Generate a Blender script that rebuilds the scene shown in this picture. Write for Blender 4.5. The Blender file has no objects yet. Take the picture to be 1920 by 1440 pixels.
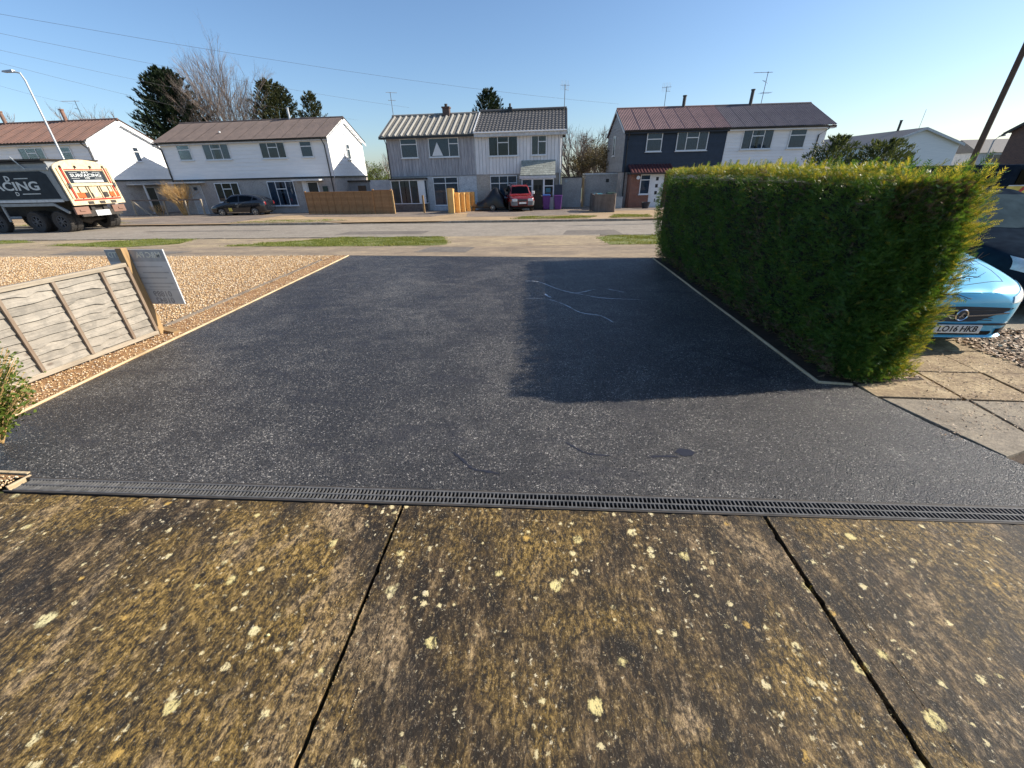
import bpy, bmesh, math, random
import numpy as np
from mathutils import Vector, Matrix
from mathutils.bvhtree import BVHTree
random.seed(7); RNG = np.random.default_rng(11)
scn = bpy.context.scene
COL = scn.collection
R_ = math.radians

# ------------------------------------------------------------------ camera
cam = bpy.data.cameras.new('camera'); cam_o = bpy.data.objects.new('camera', cam); COL.objects.link(cam_o)
cx = Vector((0.9936, 0.1108, -0.0218)); cy = Vector((0.0337, -0.4714, -0.8813))
pitch = R_(28.1917); yaw = R_(6.385)
roll = 0.0247
u = Vector((roll, 1.0)); u.normalize()
down_c = Vector((u.x*math.cos(pitch), u.y*math.cos(pitch), math.sin(pitch)))
hd = Vector(((-6500-960)/735., (510-720)/735., 1.0)); hd -= down_c*hd.dot(down_c); hd.normalize()
Xc = -hd; Zc = -down_c; Yc = Zc.cross(Xc)
Rw = Matrix((Xc, Yc, Zc))            # rows: world axes written in (right, down, forward)
m4 = Matrix.Identity(4)
for i in range(3):
    m4[i][0] = Rw[i][0]; m4[i][1] = -Rw[i][1]; m4[i][2] = -Rw[i][2]
m4[2][3] = 2.0
cam_o.matrix_world = m4
cam.sensor_width = 36.0; cam.lens = 735/1920*36; cam.clip_start = 0.05; cam.clip_end = 2000
scn.camera = cam_o

# ------------------------------------------------------------------ light
SUN_EL = R_(31); SUN_AZ = R_(10)      # azimuth from +X towards +Y
sd = Vector((math.cos(SUN_EL)*math.cos(SUN_AZ), math.cos(SUN_EL)*math.sin(SUN_AZ), math.sin(SUN_EL)))
wd = bpy.data.worlds.new('World'); scn.world = wd; wd.use_nodes = True
nt = wd.node_tree; bg = nt.nodes['Background']
sky = nt.nodes.new('ShaderNodeTexSky'); sky.sky_type = 'NISHITA'; sky.sun_disc = False
sky.sun_elevation = SUN_EL; sky.sun_rotation = math.pi/2 - SUN_AZ
sky.air_density = 1.0; sky.dust_density = 0.8; sky.ozone_density = 5.0
nt.links.new(sky.outputs[0], bg.inputs[0]); bg.inputs[1].default_value = 0.105
sl = bpy.data.lights.new('sun', 'SUN'); sl.energy = 5.0; sl.angle = R_(0.5); sl.color = (1.0, 0.9, 0.76)
so = bpy.data.objects.new('sun', sl); COL.objects.link(so)
so.rotation_mode = 'QUATERNION'; so.rotation_quaternion = sd.to_track_quat('Z', 'Y')
scn.view_settings.view_transform = 'Standard'; scn.view_settings.look = 'None'
scn.view_settings.exposure = 0.7; scn.view_settings.gamma = 1.0
try: scn.view_settings.use_curve_mapping = False
except Exception: pass
scn.render.engine = 'CYCLES'

# ------------------------------------------------------------------ materials
def nodes_of(name):
    m = bpy.data.materials.new(name); m.use_nodes = True
    t = m.node_tree; return m, t, t.nodes['Principled BSDF']
def N(t, typ, **kw):
    n = t.nodes.new(typ)
    for k, v in kw.items(): setattr(n, k, v)
    return n
def coord(t, scale=(1, 1, 1), kind='Object'):
    tc = N(t, 'ShaderNodeTexCoord'); mp = N(t, 'ShaderNodeMapping')
    mp.inputs['Scale'].default_value = scale
    t.links.new(tc.outputs[kind], mp.inputs[0]); return mp.outputs[0]
def noise(t, vec, scale, detail=4, rough=0.55, dist=0.0):
    n = N(t, 'ShaderNodeTexNoise'); n.inputs['Scale'].default_value = scale
    n.inputs['Detail'].default_value = detail; n.inputs['Roughness'].default_value = rough
    n.inputs['Distortion'].default_value = dist
    if vec is not None: t.links.new(vec, n.inputs['Vector'])
    return n.outputs['Fac']
def voro(t, vec, scale, feature='F1', out='Distance', rnd=1.0):
    n = N(t, 'ShaderNodeTexVoronoi', feature=feature); n.inputs['Scale'].default_value = scale
    n.inputs['Randomness'].default_value = rnd
    if vec is not None: t.links.new(vec, n.inputs['Vector'])
    return n.outputs[out]
def ramp(t, fac, stops, interp='LINEAR'):
    n = N(t, 'ShaderNodeValToRGB'); cr = n.color_ramp; cr.interpolation = interp
    while len(cr.elements) < len(stops): cr.elements.new(0.5)
    for e, (p, c) in zip(cr.elements, stops):
        e.position = p
        e.color = (c, c, c, 1) if isinstance(c, (int, float)) else (*c, 1)
    t.links.new(fac, n.inputs[0]); return n.outputs[0]
def mixc(t, fac, a, b, mode='MIX'):
    n = N(t, 'ShaderNodeMix', data_type='RGBA', blend_type=mode)
    for sock, v in ((n.inputs[0], fac), (n.inputs[6], a), (n.inputs[7], b)):
        if isinstance(v, (int, float)): sock.default_value = v
        elif isinstance(v, tuple): sock.default_value = (*v, 1)
        else: t.links.new(v, sock)
    return n.outputs[2]
def math_(t, op, a, b=0.0):
    n = N(t, 'ShaderNodeMath', operation=op)
    for s, v in zip(n.inputs, (a, b)):
        if isinstance(v, (int, float)): s.default_value = v
        else: t.links.new(v, s)
    return n.outputs[0]
def bump(t, p, h, strength=0.3, dist=0.01, prev=None):
    b = N(t, 'ShaderNodeBump'); b.inputs['Strength'].default_value = strength
    b.inputs['Distance'].default_value = dist; t.links.new(h, b.inputs['Height'])
    if prev is not None: t.links.new(prev, b.inputs['Normal'])
    t.links.new(b.outputs[0], p.inputs['Normal']); return b.outputs[0]
def jitter(t, col, amt=0.25):
    oi = N(t, 'ShaderNodeObjectInfo')
    v = math_(t, 'MULTIPLY_ADD', oi.outputs['Random'], amt); v.node.inputs[2].default_value = 1-amt/2
    return mixc(t, 1.0, col, v, 'MULTIPLY')

def simple(name, c, rough=0.6, metal=0.0, c2=None, scale=6, stretch=(1, 1, 1), bs=0.0, bscale=40, jit=0.0, coat=0.0, spec=0.5):
    m, t, p = nodes_of(name)
    p.inputs['Roughness'].default_value = rough; p.inputs['Metallic'].default_value = metal
    p.inputs['Coat Weight'].default_value = coat; p.inputs['Coat Roughness'].default_value = 0.04
    p.inputs['Specular IOR Level'].default_value = spec
    c2 = c2 or tuple(x*0.75 for x in c)
    v = coord(t, stretch)
    col = mixc(t, ramp(t, noise(t, v, scale, 5, 0.6), [(0.35, 0.0), (0.65, 1.0)]), c, c2)
    if jit: col = jitter(t, col, jit)
    t.links.new(col, p.inputs['Base Color'])
    if bs: bump(t, p, noise(t, v, bscale, 3), bs, 0.01)
    return m

def wood(name, c1, c2, c3, axis=0, rough=0.8, g=1.0, knots=False):
    m, t, p = nodes_of(name); p.inputs['Roughness'].default_value = rough
    st = [22*g]*3; st[axis] = 1.3*g
    v = coord(t, tuple(st)); v2 = coord(t)
    oi = N(t, 'ShaderNodeObjectInfo')
    off = N(t, 'ShaderNodeVectorMath', operation='ADD'); t.links.new(v, off.inputs[0])
    cmb = N(t, 'ShaderNodeCombineXYZ'); mm = math_(t, 'MULTIPLY', oi.outputs['Random'], 37.0)
    for k in range(3): t.links.new(mm, cmb.inputs[k])
    t.links.new(cmb.outputs[0], off.inputs[1])
    n1 = noise(t, off.outputs[0], 2.0, 6, 0.65, 0.6)
    col = ramp(t, n1, [(0.25, c3), (0.5, c1), (0.75, c2)])
    big = noise(t, v2, 3.0, 3)
    col = mixc(t, ramp(t, big, [(0.4, 0.0), (0.7, 0.5)]), col, c2)
    if knots:
        kv = N(t, 'ShaderNodeTexVoronoi'); kv.inputs['Scale'].default_value = 3.4; o2 = N(t, 'ShaderNodeVectorMath', operation='ADD'); t.links.new(coord(t, (.8, .3, 1.7)), o2.inputs[0]); t.links.new(cmb.outputs[0], o2.inputs[1]); t.links.new(o2.outputs[0], kv.inputs['Vector'])
        col = mixc(t, ramp(t, kv.outputs['Distance'], [(0.05, 0.8), (0.13, 0.0)]), col, (0.09, 0.06, 0.04))
        col = mixc(t, ramp(t, noise(t, coord(t, (1, 1, 1)), 9, 6, 0.7), [(0.42, 0.5), (0.56, 0.0)]), col, (0.15, 0.14, 0.12))
    col = jitter(t, col, 0.3)
    t.links.new(col, p.inputs['Base Color']); bump(t, p, n1, 0.5, 0.004)
    return m

def mat_tarmac():
    m, t, p = nodes_of('fresh_tarmac'); v = coord(t)
    cell = voro(t, v, 115, out='Color'); sep = N(t, 'ShaderNodeSeparateColor'); t.links.new(cell, sep.inputs[0])
    dark = ramp(t, sep.outputs[0], [(0.0, (0.006, 0.006, 0.008)), (0.5, (0.012, 0.012, 0.015)), (0.82, (0.028, 0.027, 0.029)), (0.955, (0.12, 0.11, 0.1)), (0.99, (0.38, 0.36, 0.33))])
    lite = ramp(t, sep.outputs[0], [(0.0, (0.01, 0.01, 0.011)), (0.35, (0.026, 0.025, 0.026)), (0.65, (0.075, 0.071, 0.067)), (0.9, (0.22, 0.205, 0.18)), (0.99, (0.55, 0.51, 0.45))])
    big = noise(t, coord(t, (1, .8, 1)), 0.55, 6, 0.62, 0.5)
    mid = noise(t, coord(t, (1, 1.5, 1)), 2.4, 6, 0.7, 0.3)
    mk = math_(t, 'ADD', math_(t, 'MULTIPLY', big, 0.6), math_(t, 'MULTIPLY', mid, 0.4))
    col = mixc(t, ramp(t, mk, [(0.46, 0.0), (0.6, 0.85)]), dark, lite)
    stain = noise(t, coord(t, (0.7, 2.2, 1)), 1.6, 7, 0.7, 0.8)
    col = mixc(t, ramp(t, stain, [(0.55, 0.0), (0.63, 0.75)]), col, (0.012, 0.012, 0.019))
    t.links.new(col, p.inputs['Base Color'])
    d = voro(t, v, 115); d2 = noise(t, v, 200, 3, 0.65)
    h = math_(t, 'ADD', math_(t, 'MULTIPLY', d, -1.0), math_(t, 'MULTIPLY', d2, 0.7))
    b = bump(t, p, h, 1.0, 0.009)
    bump(t, p, noise(t, v, 2.5, 3), 0.2, 0.06, b)
    t.links.new(ramp(t, sep.outputs[1], [(0.2, 0.6), (0.95, 0.25)]), p.inputs['Roughness'])
    p.inputs['Specular IOR Level'].default_value = 0.6
    return m

def mat_concrete():
    m, t, p = nodes_of('mossy_brushed_concrete'); v = coord(t)
    base = noise(t, coord(t, (1.8, 1, 1)), 3.2, 13, 0.74, 0.4)
    streak = noise(t, coord(t, (6, 1.2, 1)), 2.6, 9, 0.72, 0.5)
    fine = noise(t, coord(t, (1, .55, 1)), 42, 7, 0.8, 0.3); grain = noise(t, coord(t, (1, .7, 1)), 130, 4, 0.8)
    k = math_(t, 'ADD', math_(t, 'MULTIPLY', base, 0.55), math_(t, 'MULTIPLY', streak, 0.45))
    c = ramp(t, k, [(0.42, (0.013, 0.01, 0.008)), (0.49, (0.05, 0.033, 0.017)), (0.55, (0.15, 0.098, 0.045)), (0.63, (0.46, 0.32, 0.16))])
    big = noise(t, coord(t, (1, 0.75, 1)), 1.0, 6, 0.6, 0.8)
    c = mixc(t, ramp(t, big, [(0.46, 0.0), (0.6, 0.75)]), c, ramp(t, fine, [(0.41, (0.03, 0.02, 0.005)), (0.6, (0.52, 0.33, 0.08))]))
    big2 = noise(t, coord(t, (1.2, 0.6, 1)), 1.5, 7, 0.68, 0.6)
    c = mixc(t, ramp(t, big2, [(0.54, 0.0), (0.63, 0.75)]), c, ramp(t, fine, [(0.36, (0.1, 0.07, 0.042)), (0.6, (0.66, 0.47, 0.26))]))
    big3 = noise(t, coord(t, (1.1, 0.5, 1)), 2.2, 8, 0.7, 0.5)
    c = mixc(t, ramp(t, big3, [(0.53, 0.0), (0.6, 0.65)]), c, (0.025, 0.021, 0.02))
    c = mixc(t, ramp(t, fine, [(0.4, 0.9), (0.54, 0.0)]), c, (0.014, 0.011, 0.008))
    c = mixc(t, ramp(t, fine, [(0.56, 0.0), (0.68, 0.75)]), c, (0.6, 0.44, 0.22))
    c = mixc(t, ramp(t, grain, [(0.4, 0.6), (0.52, 0.0)]), c, (0.02, 0.015, 0.01))
    c = mixc(t, ramp(t, grain, [(0.6, 0.0), (0.7, 0.6)]), c, (0.75, 0.66, 0.5))
    nd = N(t, 'ShaderNodeTexNoise'); nd.inputs['Scale'].default_value = 38; nd.inputs['Detail'].default_value = 8; nd.inputs['Roughness'].default_value = 0.8; t.links.new(v, nd.inputs['Vector'])
    dv = N(t, 'ShaderNodeVectorMath', operation='MULTIPLY_ADD'); t.links.new(nd.outputs['Color'], dv.inputs[0]); dv.inputs[1].default_value = (0.075, 0.075, 0); t.links.new(v, dv.inputs[2])
    clus = ramp(t, noise(t, v, 1.8, 3, 0.6), [(0.4, 0.45), (0.58, 1.1)])
    for sc, th, colr, off in ((4.0, 0.19, (0.8, 0.7, 0.36), 0), (6.6, 0.26, (0.76, 0.64, 0.28), 5), (11.0, 0.32, (0.8, 0.68, 0.36), 11), (20.0, 0.36, (0.74, 0.62, 0.34), 23), (44.0, 0.34, (0.78, 0.68, 0.45), 31), (6.3, 0.16, (0.6, 0.38, 0.1), 17)):
        mp = N(t, 'ShaderNodeMapping'); mp.inputs['Location'].default_value = (off, off*0.7, 0); t.links.new(dv.outputs[0], mp.inputs[0])
        vn = N(t, 'ShaderNodeTexVoronoi'); vn.inputs['Scale'].default_value = sc; t.links.new(mp.outputs[0], vn.inputs['Vector'])
        sep = N(t, 'ShaderNodeSeparateColor'); t.links.new(vn.outputs['Color'], sep.inputs[0])
        rad = math_(t, 'MULTIPLY', math_(t, 'SUBTRACT', sep.outputs[0], 0.6), th*2.6)
        rad = math_(t, 'MULTIPLY', rad, clus) if sc > 7 else rad
        mk = ramp(t, math_(t, 'SUBTRACT', rad, vn.outputs['Distance']), [(0.0, 0.0), (0.06, 1.0)])
        mk = math_(t, 'MULTIPLY', mk, ramp(t, fine, [(0.42, 0.1), (0.5, 1.0)]))
        c = mixc(t, mk, c, colr)
    t.links.new(c, p.inputs['Base Color'])
    w = N(t, 'ShaderNodeTexWave', wave_type='BANDS', bands_direction='X'); w.inputs['Scale'].default_value = 14; w.inputs['Distortion'].default_value = 5; w.inputs['Detail'].default_value = 4; w.inputs['Detail Scale'].default_value = 3
    t.links.new(coord(t, (1, 0.2, 1)), w.inputs['Vector'])
    b = bump(t, p, w.outputs['Fac'], 0.12, 0.01)
    b = bump(t, p, fine, 0.9, 0.012, b)
    bump(t, p, grain, 0.8, 0.006, b)
    p.inputs['Roughness'].default_value = 0.5; p.inputs['Specular IOR Level'].default_value = 0.22
    return m

def mat_ground(name, c1, c2, c3, scale=3, grain=60, bs=0.5, rough=0.85, stretch=(1, 1, 1)):
    m, t, p = nodes_of(name); v = coord(t, stretch); v0 = coord(t)
    a = noise(t, v, scale, 7, 0.65, 0.3); g = noise(t, v0, grain, 4, 0.7)
    c = ramp(t, a, [(0.3, c1), (0.5, c2), (0.7, c3)])
    c = mixc(t, ramp(t, g, [(0.35, 0.45), (0.6, 0.0)]), c, tuple(x*0.45 for x in c1))
    mid = noise(t, coord(t, (stretch[0]*.7, 1, 1)), scale*7+3, 7, 0.75, 0.2)
    c = mixc(t, ramp(t, mid, [(0.38, 0.55), (0.5, 0.0)]), c, tuple(x*0.6 for x in c1))
    c = mixc(t, ramp(t, mid, [(0.55, 0.0), (0.68, 0.5)]), c, tuple(min(.85, x*1.25) for x in c3))
    t.links.new(c, p.inputs['Base Color']); bump(t, p, g, bs, 0.01); p.inputs['Roughness'].default_value = rough
    return m

def mat_leaf(name, c1, c2, c3, trans=0.3, rough=0.5):
    m, t, p = nodes_of(name); g = N(t, 'ShaderNodeNewGeometry')
    c = ramp(t, g.outputs['Random Per Island'], [(0.0, c1), (0.5, c2), (1.0, c3)])
    big = noise(t, coord(t), 1.7, 4, 0.6)
    c = mixc(t, ramp(t, big, [(0.35, 0.5), (0.6, 0.0)]), c, c1)
    t.links.new(c, p.inputs['Base Color']); p.inputs['Roughness'].default_value = rough
    p.inputs['Specular IOR Level'].default_value = 0.3
    tr = N(t, 'ShaderNodeBsdfTranslucent'); t.links.new(mixc(t, 1.0, c, (1.6, 1.35, 0.5), 'MULTIPLY'), tr.inputs[0])
    mx = N(t, 'ShaderNodeMixShader'); mx.inputs[0].default_value = trans
    t.links.new(p.outputs[0], mx.inputs[1]); t.links.new(tr.outputs[0], mx.inputs[2])
    t.links.new(mx.outputs[0], t.nodes['Material Output'].inputs[0])
    return m
def mat_stone(name, stops):
    m, t, p = nodes_of(name); g = N(t, 'ShaderNodeNewGeometry')
    t.links.new(ramp(t, g.outputs['Random Per Island'], stops), p.inputs['Base Color']); p.inputs['Roughness'].default_value = 0.75
    return m
def mat_glass(name, tint=(0.62, 0.68, 0.74), fac=0.3):
    m, t, p = nodes_of(name)
    tr = N(t, 'ShaderNodeBsdfTransparent'); tr.inputs[0].default_value = (*tint, 1)
    gl = N(t, 'ShaderNodeBsdfGlossy'); gl.inputs['Roughness'].default_value = 0.03
    fr = N(t, 'ShaderNodeFresnel'); fr.inputs[0].default_value = 1.5
    f2 = math_(t, 'MULTIPLY_ADD', fr.outputs[0], 0.5); f2.node.inputs[2].default_value = fac*0.05
    mx = N(t, 'ShaderNodeMixShader'); t.links.new(f2, mx.inputs[0])
    t.links.new(tr.outputs[0], mx.inputs[1]); t.links.new(gl.outputs[0], mx.inputs[2])
    t.links.new(mx.outputs[0], t.nodes['Material Output'].inputs[0])
    return m
def mat_brick(name, c1, c2, mortar):
    m, t, p = nodes_of(name)
    tc = N(t, 'ShaderNodeTexCoord'); sx = N(t, 'ShaderNodeSeparateXYZ'); t.links.new(tc.outputs['Object'], sx.inputs[0])
    cb = N(t, 'ShaderNodeCombineXYZ'); t.links.new(math_(t, 'ADD', sx.outputs[0], sx.outputs[1]), cb.inputs[0]); t.links.new(sx.outputs[2], cb.inputs[1])
    b = N(t, 'ShaderNodeTexBrick'); t.links.new(cb.outputs[0], b.inputs['Vector'])
    b.inputs['Scale'].default_value = 1; b.inputs['Brick Width'].default_value = 0.225; b.inputs['Row Height'].default_value = 0.075
    b.inputs['Mortar Size'].default_value = 0.008
    b.inputs['Color1'].default_value = (*c1, 1); b.inputs['Color2'].default_value = (*c2, 1); b.inputs['Mortar'].default_value = (*mortar, 1)
    c = mixc(t, ramp(t, noise(t, tc.outputs['Object'], 5, 4), [(0.4, 0.0), (0.7, 0.5)]), b.outputs[0], c2)
    t.links.new(c, p.inputs['Base Color']); p.inputs['Roughness'].default_value = 0.85
    bump(t, p, b.outputs['Fac'], -0.5, 0.01)
    return m

MT = dict(
 oldpatch=mat_ground('repair_asphalt', (0.14, 0.12, 0.1), (0.19, 0.165, 0.135), (0.25, 0.215, 0.17), 2, 40, 0.6),
 crustm=mat_stone('pale_crusty_bits', [(0, (0.12, 0.07, 0.03)), (0.4, (0.4, 0.25, 0.09)), (0.8, (0.6, 0.47, 0.26)), (1, (0.7, 0.62, 0.42))]),
 tarmac=mat_tarmac(), concrete=mat_concrete(),
 smear=simple('smooth_tar_smear', (0.02, 0.021, 0.03), 0.42, c2=(0.03, 0.03, 0.038), scale=30),
 scuff=simple('pale_scuff', (0.75, 0.78, 0.8), 0.8, c2=(0.3, 0.31, 0.32), scale=26),
 road=mat_ground('old_road_asphalt', (0.25, 0.215, 0.17), (0.31, 0.27, 0.215), (0.38, 0.33, 0.265), 1.2, 40, 0.8),
 path=mat_ground('worn_footpath_asphalt', (0.2, 0.155, 0.11), (0.32, 0.25, 0.17), (0.46, 0.35, 0.22), 1.4, 40, 0.8, stretch=(0.35, 1, 1)),
 cross=mat_ground('gritty_crossover', (0.24, 0.18, 0.12), (0.38, 0.3, 0.19), (0.52, 0.4, 0.23), 1.3, 40, 0.8, stretch=(0.6, 1, 1)),
 far=mat_ground('sandy_far_pavement', (0.26, 0.18, 0.105), (0.42, 0.3, 0.17), (0.58, 0.42, 0.24), 0.9, 30, 0.5, stretch=(0.3, 1, 1)),
 fard=mat_ground('grey_far_driveway', (0.15, 0.12, 0.1), (0.24, 0.195, 0.155), (0.34, 0.27, 0.2), 1.0, 30, 0.4),
 earth=mat_ground('field_earth', (0.06, 0.07, 0.03), (0.1, 0.11, 0.045), (0.14, 0.12, 0.06), 0.5, 8, 0.3),
 soil=mat_ground('orange_brown_soil', (0.18, 0.095, 0.04), (0.4, 0.22, 0.095), (0.58, 0.37, 0.18), 5, 60, 0.9),
 darksoil=mat_ground('dark_hedge_soil', (0.02, 0.013, 0.008), (0.05, 0.03, 0.017), (0.09, 0.055, 0.03), 6, 50, 0.9),
 gravelbed=mat_ground('gravel_bed', (0.24, 0.14, 0.07), (0.4, 0.25, 0.12), (0.55, 0.38, 0.2), 30, 55, 1.0),
 grassbed=mat_ground('turf', (0.12, 0.14, 0.03), (0.17, 0.2, 0.045), (0.33, 0.27, 0.12), 4, 60, 0.8),
 slab=mat_ground('lichened_paving', (0.2, 0.135, 0.075), (0.34, 0.25, 0.14), (0.56, 0.44, 0.26), 4, 45, 0.6),
 slabg=mat_ground('grey_paving', (0.17, 0.14, 0.1), (0.26, 0.22, 0.165), (0.36, 0.3, 0.21), 3, 70, 0.6),
 kerb=simple('kerb_concrete', (0.34, 0.3, 0.24), 0.8, c2=(0.2, 0.17, 0.13), scale=5, bs=0.3, jit=0.3),
 grate=simple('grey_galvanised_plastic_grate', (0.13, 0.13, 0.13), 0.65, spec=.25, c2=(0.07, 0.07, 0.07), scale=14, bs=0.1, jit=0.15),
 black=simple('black_void', (0.006, 0.006, 0.006), 0.9),
 edging=wood('pale_timber_edging', (0.5, 0.38, 0.22), (0.66, 0.54, 0.36), (0.28, 0.19, 0.1), 1),
 oldedge=wood('weathered_edging', (0.13, 0.11, 0.09), (0.22, 0.19, 0.15), (0.06, 0.05, 0.04), 1),
 fwood=wood('weathered_lap_board', (0.27, 0.245, 0.205), (0.36, 0.325, 0.27), (0.14, 0.125, 0.105), 0, g=1.3, knots=True),
 frame=wood('weathered_rail', (0.34, 0.29, 0.22), (0.44, 0.38, 0.29), (0.17, 0.14, 0.1), 0),
 batten=wood('weathered_batten', (0.22, 0.16, 0.11), (0.3, 0.24, 0.18), (0.1, 0.075, 0.055), 2),
 newpost=wood('new_post_timber', (0.3, 0.19, 0.085), (0.38, 0.25, 0.12), (0.17, 0.1, 0.045), 2),
 newfence=wood('bright_new_fence', (0.62, 0.38, 0.13), (0.78, 0.52, 0.22), (0.4, 0.22, 0.07), 2, g=0.6),
 tanfence=wood('tan_brown_fence', (0.33, 0.17, 0.07), (0.42, 0.23, 0.1), (0.2, 0.1, 0.04), 2, g=0.6),  # brown-tan wood, the fence's own colour
 greyfence=wood('grey_old_fence', (0.13, 0.1, 0.085), (0.2, 0.17, 0.14), (0.07, 0.055, 0.045), 2, g=0.6),
 sign=simple('grey_sign_back', (0.56, 0.56, 0.54), 0.55, c2=(0.48, 0.48, 0.46), scale=3),
 signtxt=simple('faint_sign_print', (0.74, 0.72, 0.6), 0.5), signband=simple('darker_sign_band', (0.4, 0.405, 0.4), 0.5), signtxt2=simple('faint_sign_digits', (0.3, 0.3, 0.3), 0.5),
 white=simple('white_upvc', (0.74, 0.76, 0.77), 0.35, c2=(0.66, 0.68, 0.69)),
 wboard=simple('white_weatherboard', (0.84, 0.84, 0.83), 0.55, c2=(0.76, 0.77, 0.77), scale=3, jit=0.08, stretch=(0.3, 1, 2)),
 gboard=simple('grey_weathered_board', (0.42, 0.42, 0.44), 0.75, c2=(0.27, 0.27, 0.29), scale=5, jit=0.2, stretch=(3, 3, 0.3), bs=0.3),
 pboard=simple('pale_painted_board', (0.78, 0.79, 0.8), 0.65, c2=(0.62, 0.63, 0.64), scale=5, jit=0.12, stretch=(3, 3, 0.3)),
 navy=simple('navy_board', (0.02, 0.032, 0.055), 0.5, c2=(0.014, 0.024, 0.042), scale=3, jit=0.15),
 greyboard=simple('dull_grey_board', (0.27, 0.28, 0.29), 0.7, c2=(0.2, 0.21, 0.22), scale=3, jit=0.15),
 render=mat_ground('pebbledash_render', (0.34, 0.315, 0.295), (0.44, 0.41, 0.38), (0.53, 0.49, 0.455), 1.4, 26, 0.8, stretch=(1, 1, 1)),
 beiger=mat_ground('beige_render', (0.42, 0.37, 0.32), (0.5, 0.45, 0.39), (0.56, 0.5, 0.44), 1.4, 26, 0.5),
 whiter=mat_ground('peeling_white_render', (0.45, 0.47, 0.5), (0.6, 0.62, 0.64), (0.68, 0.69, 0.7), 2.2, 20, 0.6),
 trim=simple('black_trim', (0.015, 0.017, 0.02), 0.4), gtrim=simple('pale_trim', (0.6, 0.62, 0.63), 0.5),
 roof_b=simple('brown_mauve_roof', (0.15, 0.115, 0.1), 0.75, c2=(0.115, 0.09, 0.08), scale=1.5, bs=0.3, jit=0.08),
 roof_a=simple('red_brown_roof', (0.26, 0.145, 0.105), 0.8, c2=(0.18, 0.11, 0.085), scale=1.6, bs=0.3, jit=0.1, stretch=(1, 0.4, 1)),
 roof_c=simple('mossy_ribbed_roof', (0.25, 0.24, 0.21), 0.85, c2=(0.1, 0.095, 0.075), scale=7, bs=0.6, jit=0.2),
 roof_cr=simple('mossy_roof_rib', (0.32, 0.31, 0.28), 0.85, c2=(0.27, 0.26, 0.23), scale=8, bs=0.5, jit=0.15),
 roof_t=simple('grey_concrete_tile', (0.13, 0.125, 0.12), 0.6, c2=(0.09, 0.085, 0.08), scale=9, bs=0.4, jit=0.15),
 roof_d1=simple('faded_red_sheet', (0.28, 0.17, 0.155), 0.7, c2=(0.2, 0.125, 0.115), scale=2.2, bs=0.2, jit=0.12),
 roof_d2=simple('slate_violet_sheet', (0.16, 0.135, 0.14), 0.7, c2=(0.12, 0.1, 0.105), scale=2.2, bs=0.2, jit=0.12),
 tile_p=simple('pale_green_slate', (0.33, 0.35, 0.31), 0.75, c2=(0.24, 0.25, 0.22), scale=12, jit=0.35),
 tile_r=simple('maroon_pantile', (0.12, 0.045, 0.045), 0.4, c2=(0.08, 0.03, 0.03), scale=6),
 brick=mat_brick('red_brick', (0.26, 0.085, 0.05), (0.17, 0.06, 0.04), (0.3, 0.25, 0.2)),
 dbrick=mat_brick('dark_brown_brick', (0.12, 0.07, 0.055), (0.08, 0.05, 0.045), (0.14, 0.12, 0.1)),
 stone=mat_brick('rubble_plinth', (0.2, 0.16, 0.13), (0.1, 0.08, 0.07), (0.3, 0.27, 0.24)),
 glass=mat_glass('window_glass'), cglass=mat_glass('car_glass', (0.06, 0.08, 0.085), 0.1),
 dglass=simple('tinted_glass', (0.05, 0.075, 0.09), 0.25, spec=0.0),
 inside=simple('dim_interior', (0.03, 0.03, 0.032), 0.9),
 curt=simple('pale_curtain', (0.34, 0.37, 0.4), 0.9, c2=(0.2, 0.22, 0.25), scale=14, stretch=(4, 4, 0.5)),
 curtd=simple('dark_curtain', (0.1, 0.1, 0.11), 0.9, c2=(0.04, 0.04, 0.05), scale=14, stretch=(4, 4, 0.5)),
 curty=simple('cream_blind', (0.5, 0.42, 0.3), 0.9, c2=(0.38, 0.33, 0.25), scale=4),
 ddoor=simple('dark_green_black_door', (0.015, 0.022, 0.02), 0.35), gdoor=simple('pale_grey_door', (0.5, 0.53, 0.56), 0.5),
 steel=simple('grey_galvanised_steel', (0.42, 0.45, 0.47), 0.45, metal=0.3), dsteel=simple('dark_steel', (0.07, 0.065, 0.06), 0.5, metal=0.3),
 grime=simple('grimy_chassis', (0.035, 0.032, 0.03), 0.8, c2=(0.06, 0.05, 0.04), scale=8),
 tgrey=simple('grey_truck_paint', (0.28, 0.3, 0.31), 0.5, c2=(0.22, 0.235, 0.24), scale=4),
 tpanel=simple('blue_black_side_panel', (0.01, 0.016, 0.024), 0.6, spec=.25, c2=(0.02, 0.03, 0.04), scale=3),
 cream=simple('dirty_cream_paint', (0.72, 0.6, 0.38), 0.55, c2=(0.5, 0.4, 0.26), scale=7),
 redp=simple('red_paint', (0.55, 0.05, 0.03), 0.4), orp=simple('orange_reflector', (0.75, 0.13, 0.03), 0.4), letter=simple('off_white_lettering', (0.62, 0.66, 0.66), 0.5),
 rubber=simple('tyre_rubber', (0.025, 0.024, 0.024), 0.85, c2=(0.05, 0.045, 0.04), scale=14, bs=0.4, bscale=60),
 alloy=simple('alloy_rim', (0.6, 0.58, 0.54), 0.35, metal=0.7), rimd=simple('dull_rim', (0.08, 0.08, 0.085), 0.6),
 carblk=simple('black_car_paint', (0.008, 0.01, 0.014), 0.22, coat=1.0, c2=(0.009, 0.011, 0.015)),
 carred=simple('dark_red_car_paint', (0.2, 0.016, 0.018), 0.25, coat=0.9, c2=(0.17, 0.014, 0.016)),
 carblue=simple('sky_blue_car_paint', (0.08, 0.47, 0.7), 0.3, metal=0.15, coat=1.0, c2=(0.075, 0.45, 0.68)),
 cardk=simple('dark_blue_grey_car_paint', (0.018, 0.028, 0.042), 0.45, spec=0.0, coat=0.0, c2=(0.012, 0.018, 0.028)),
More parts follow.
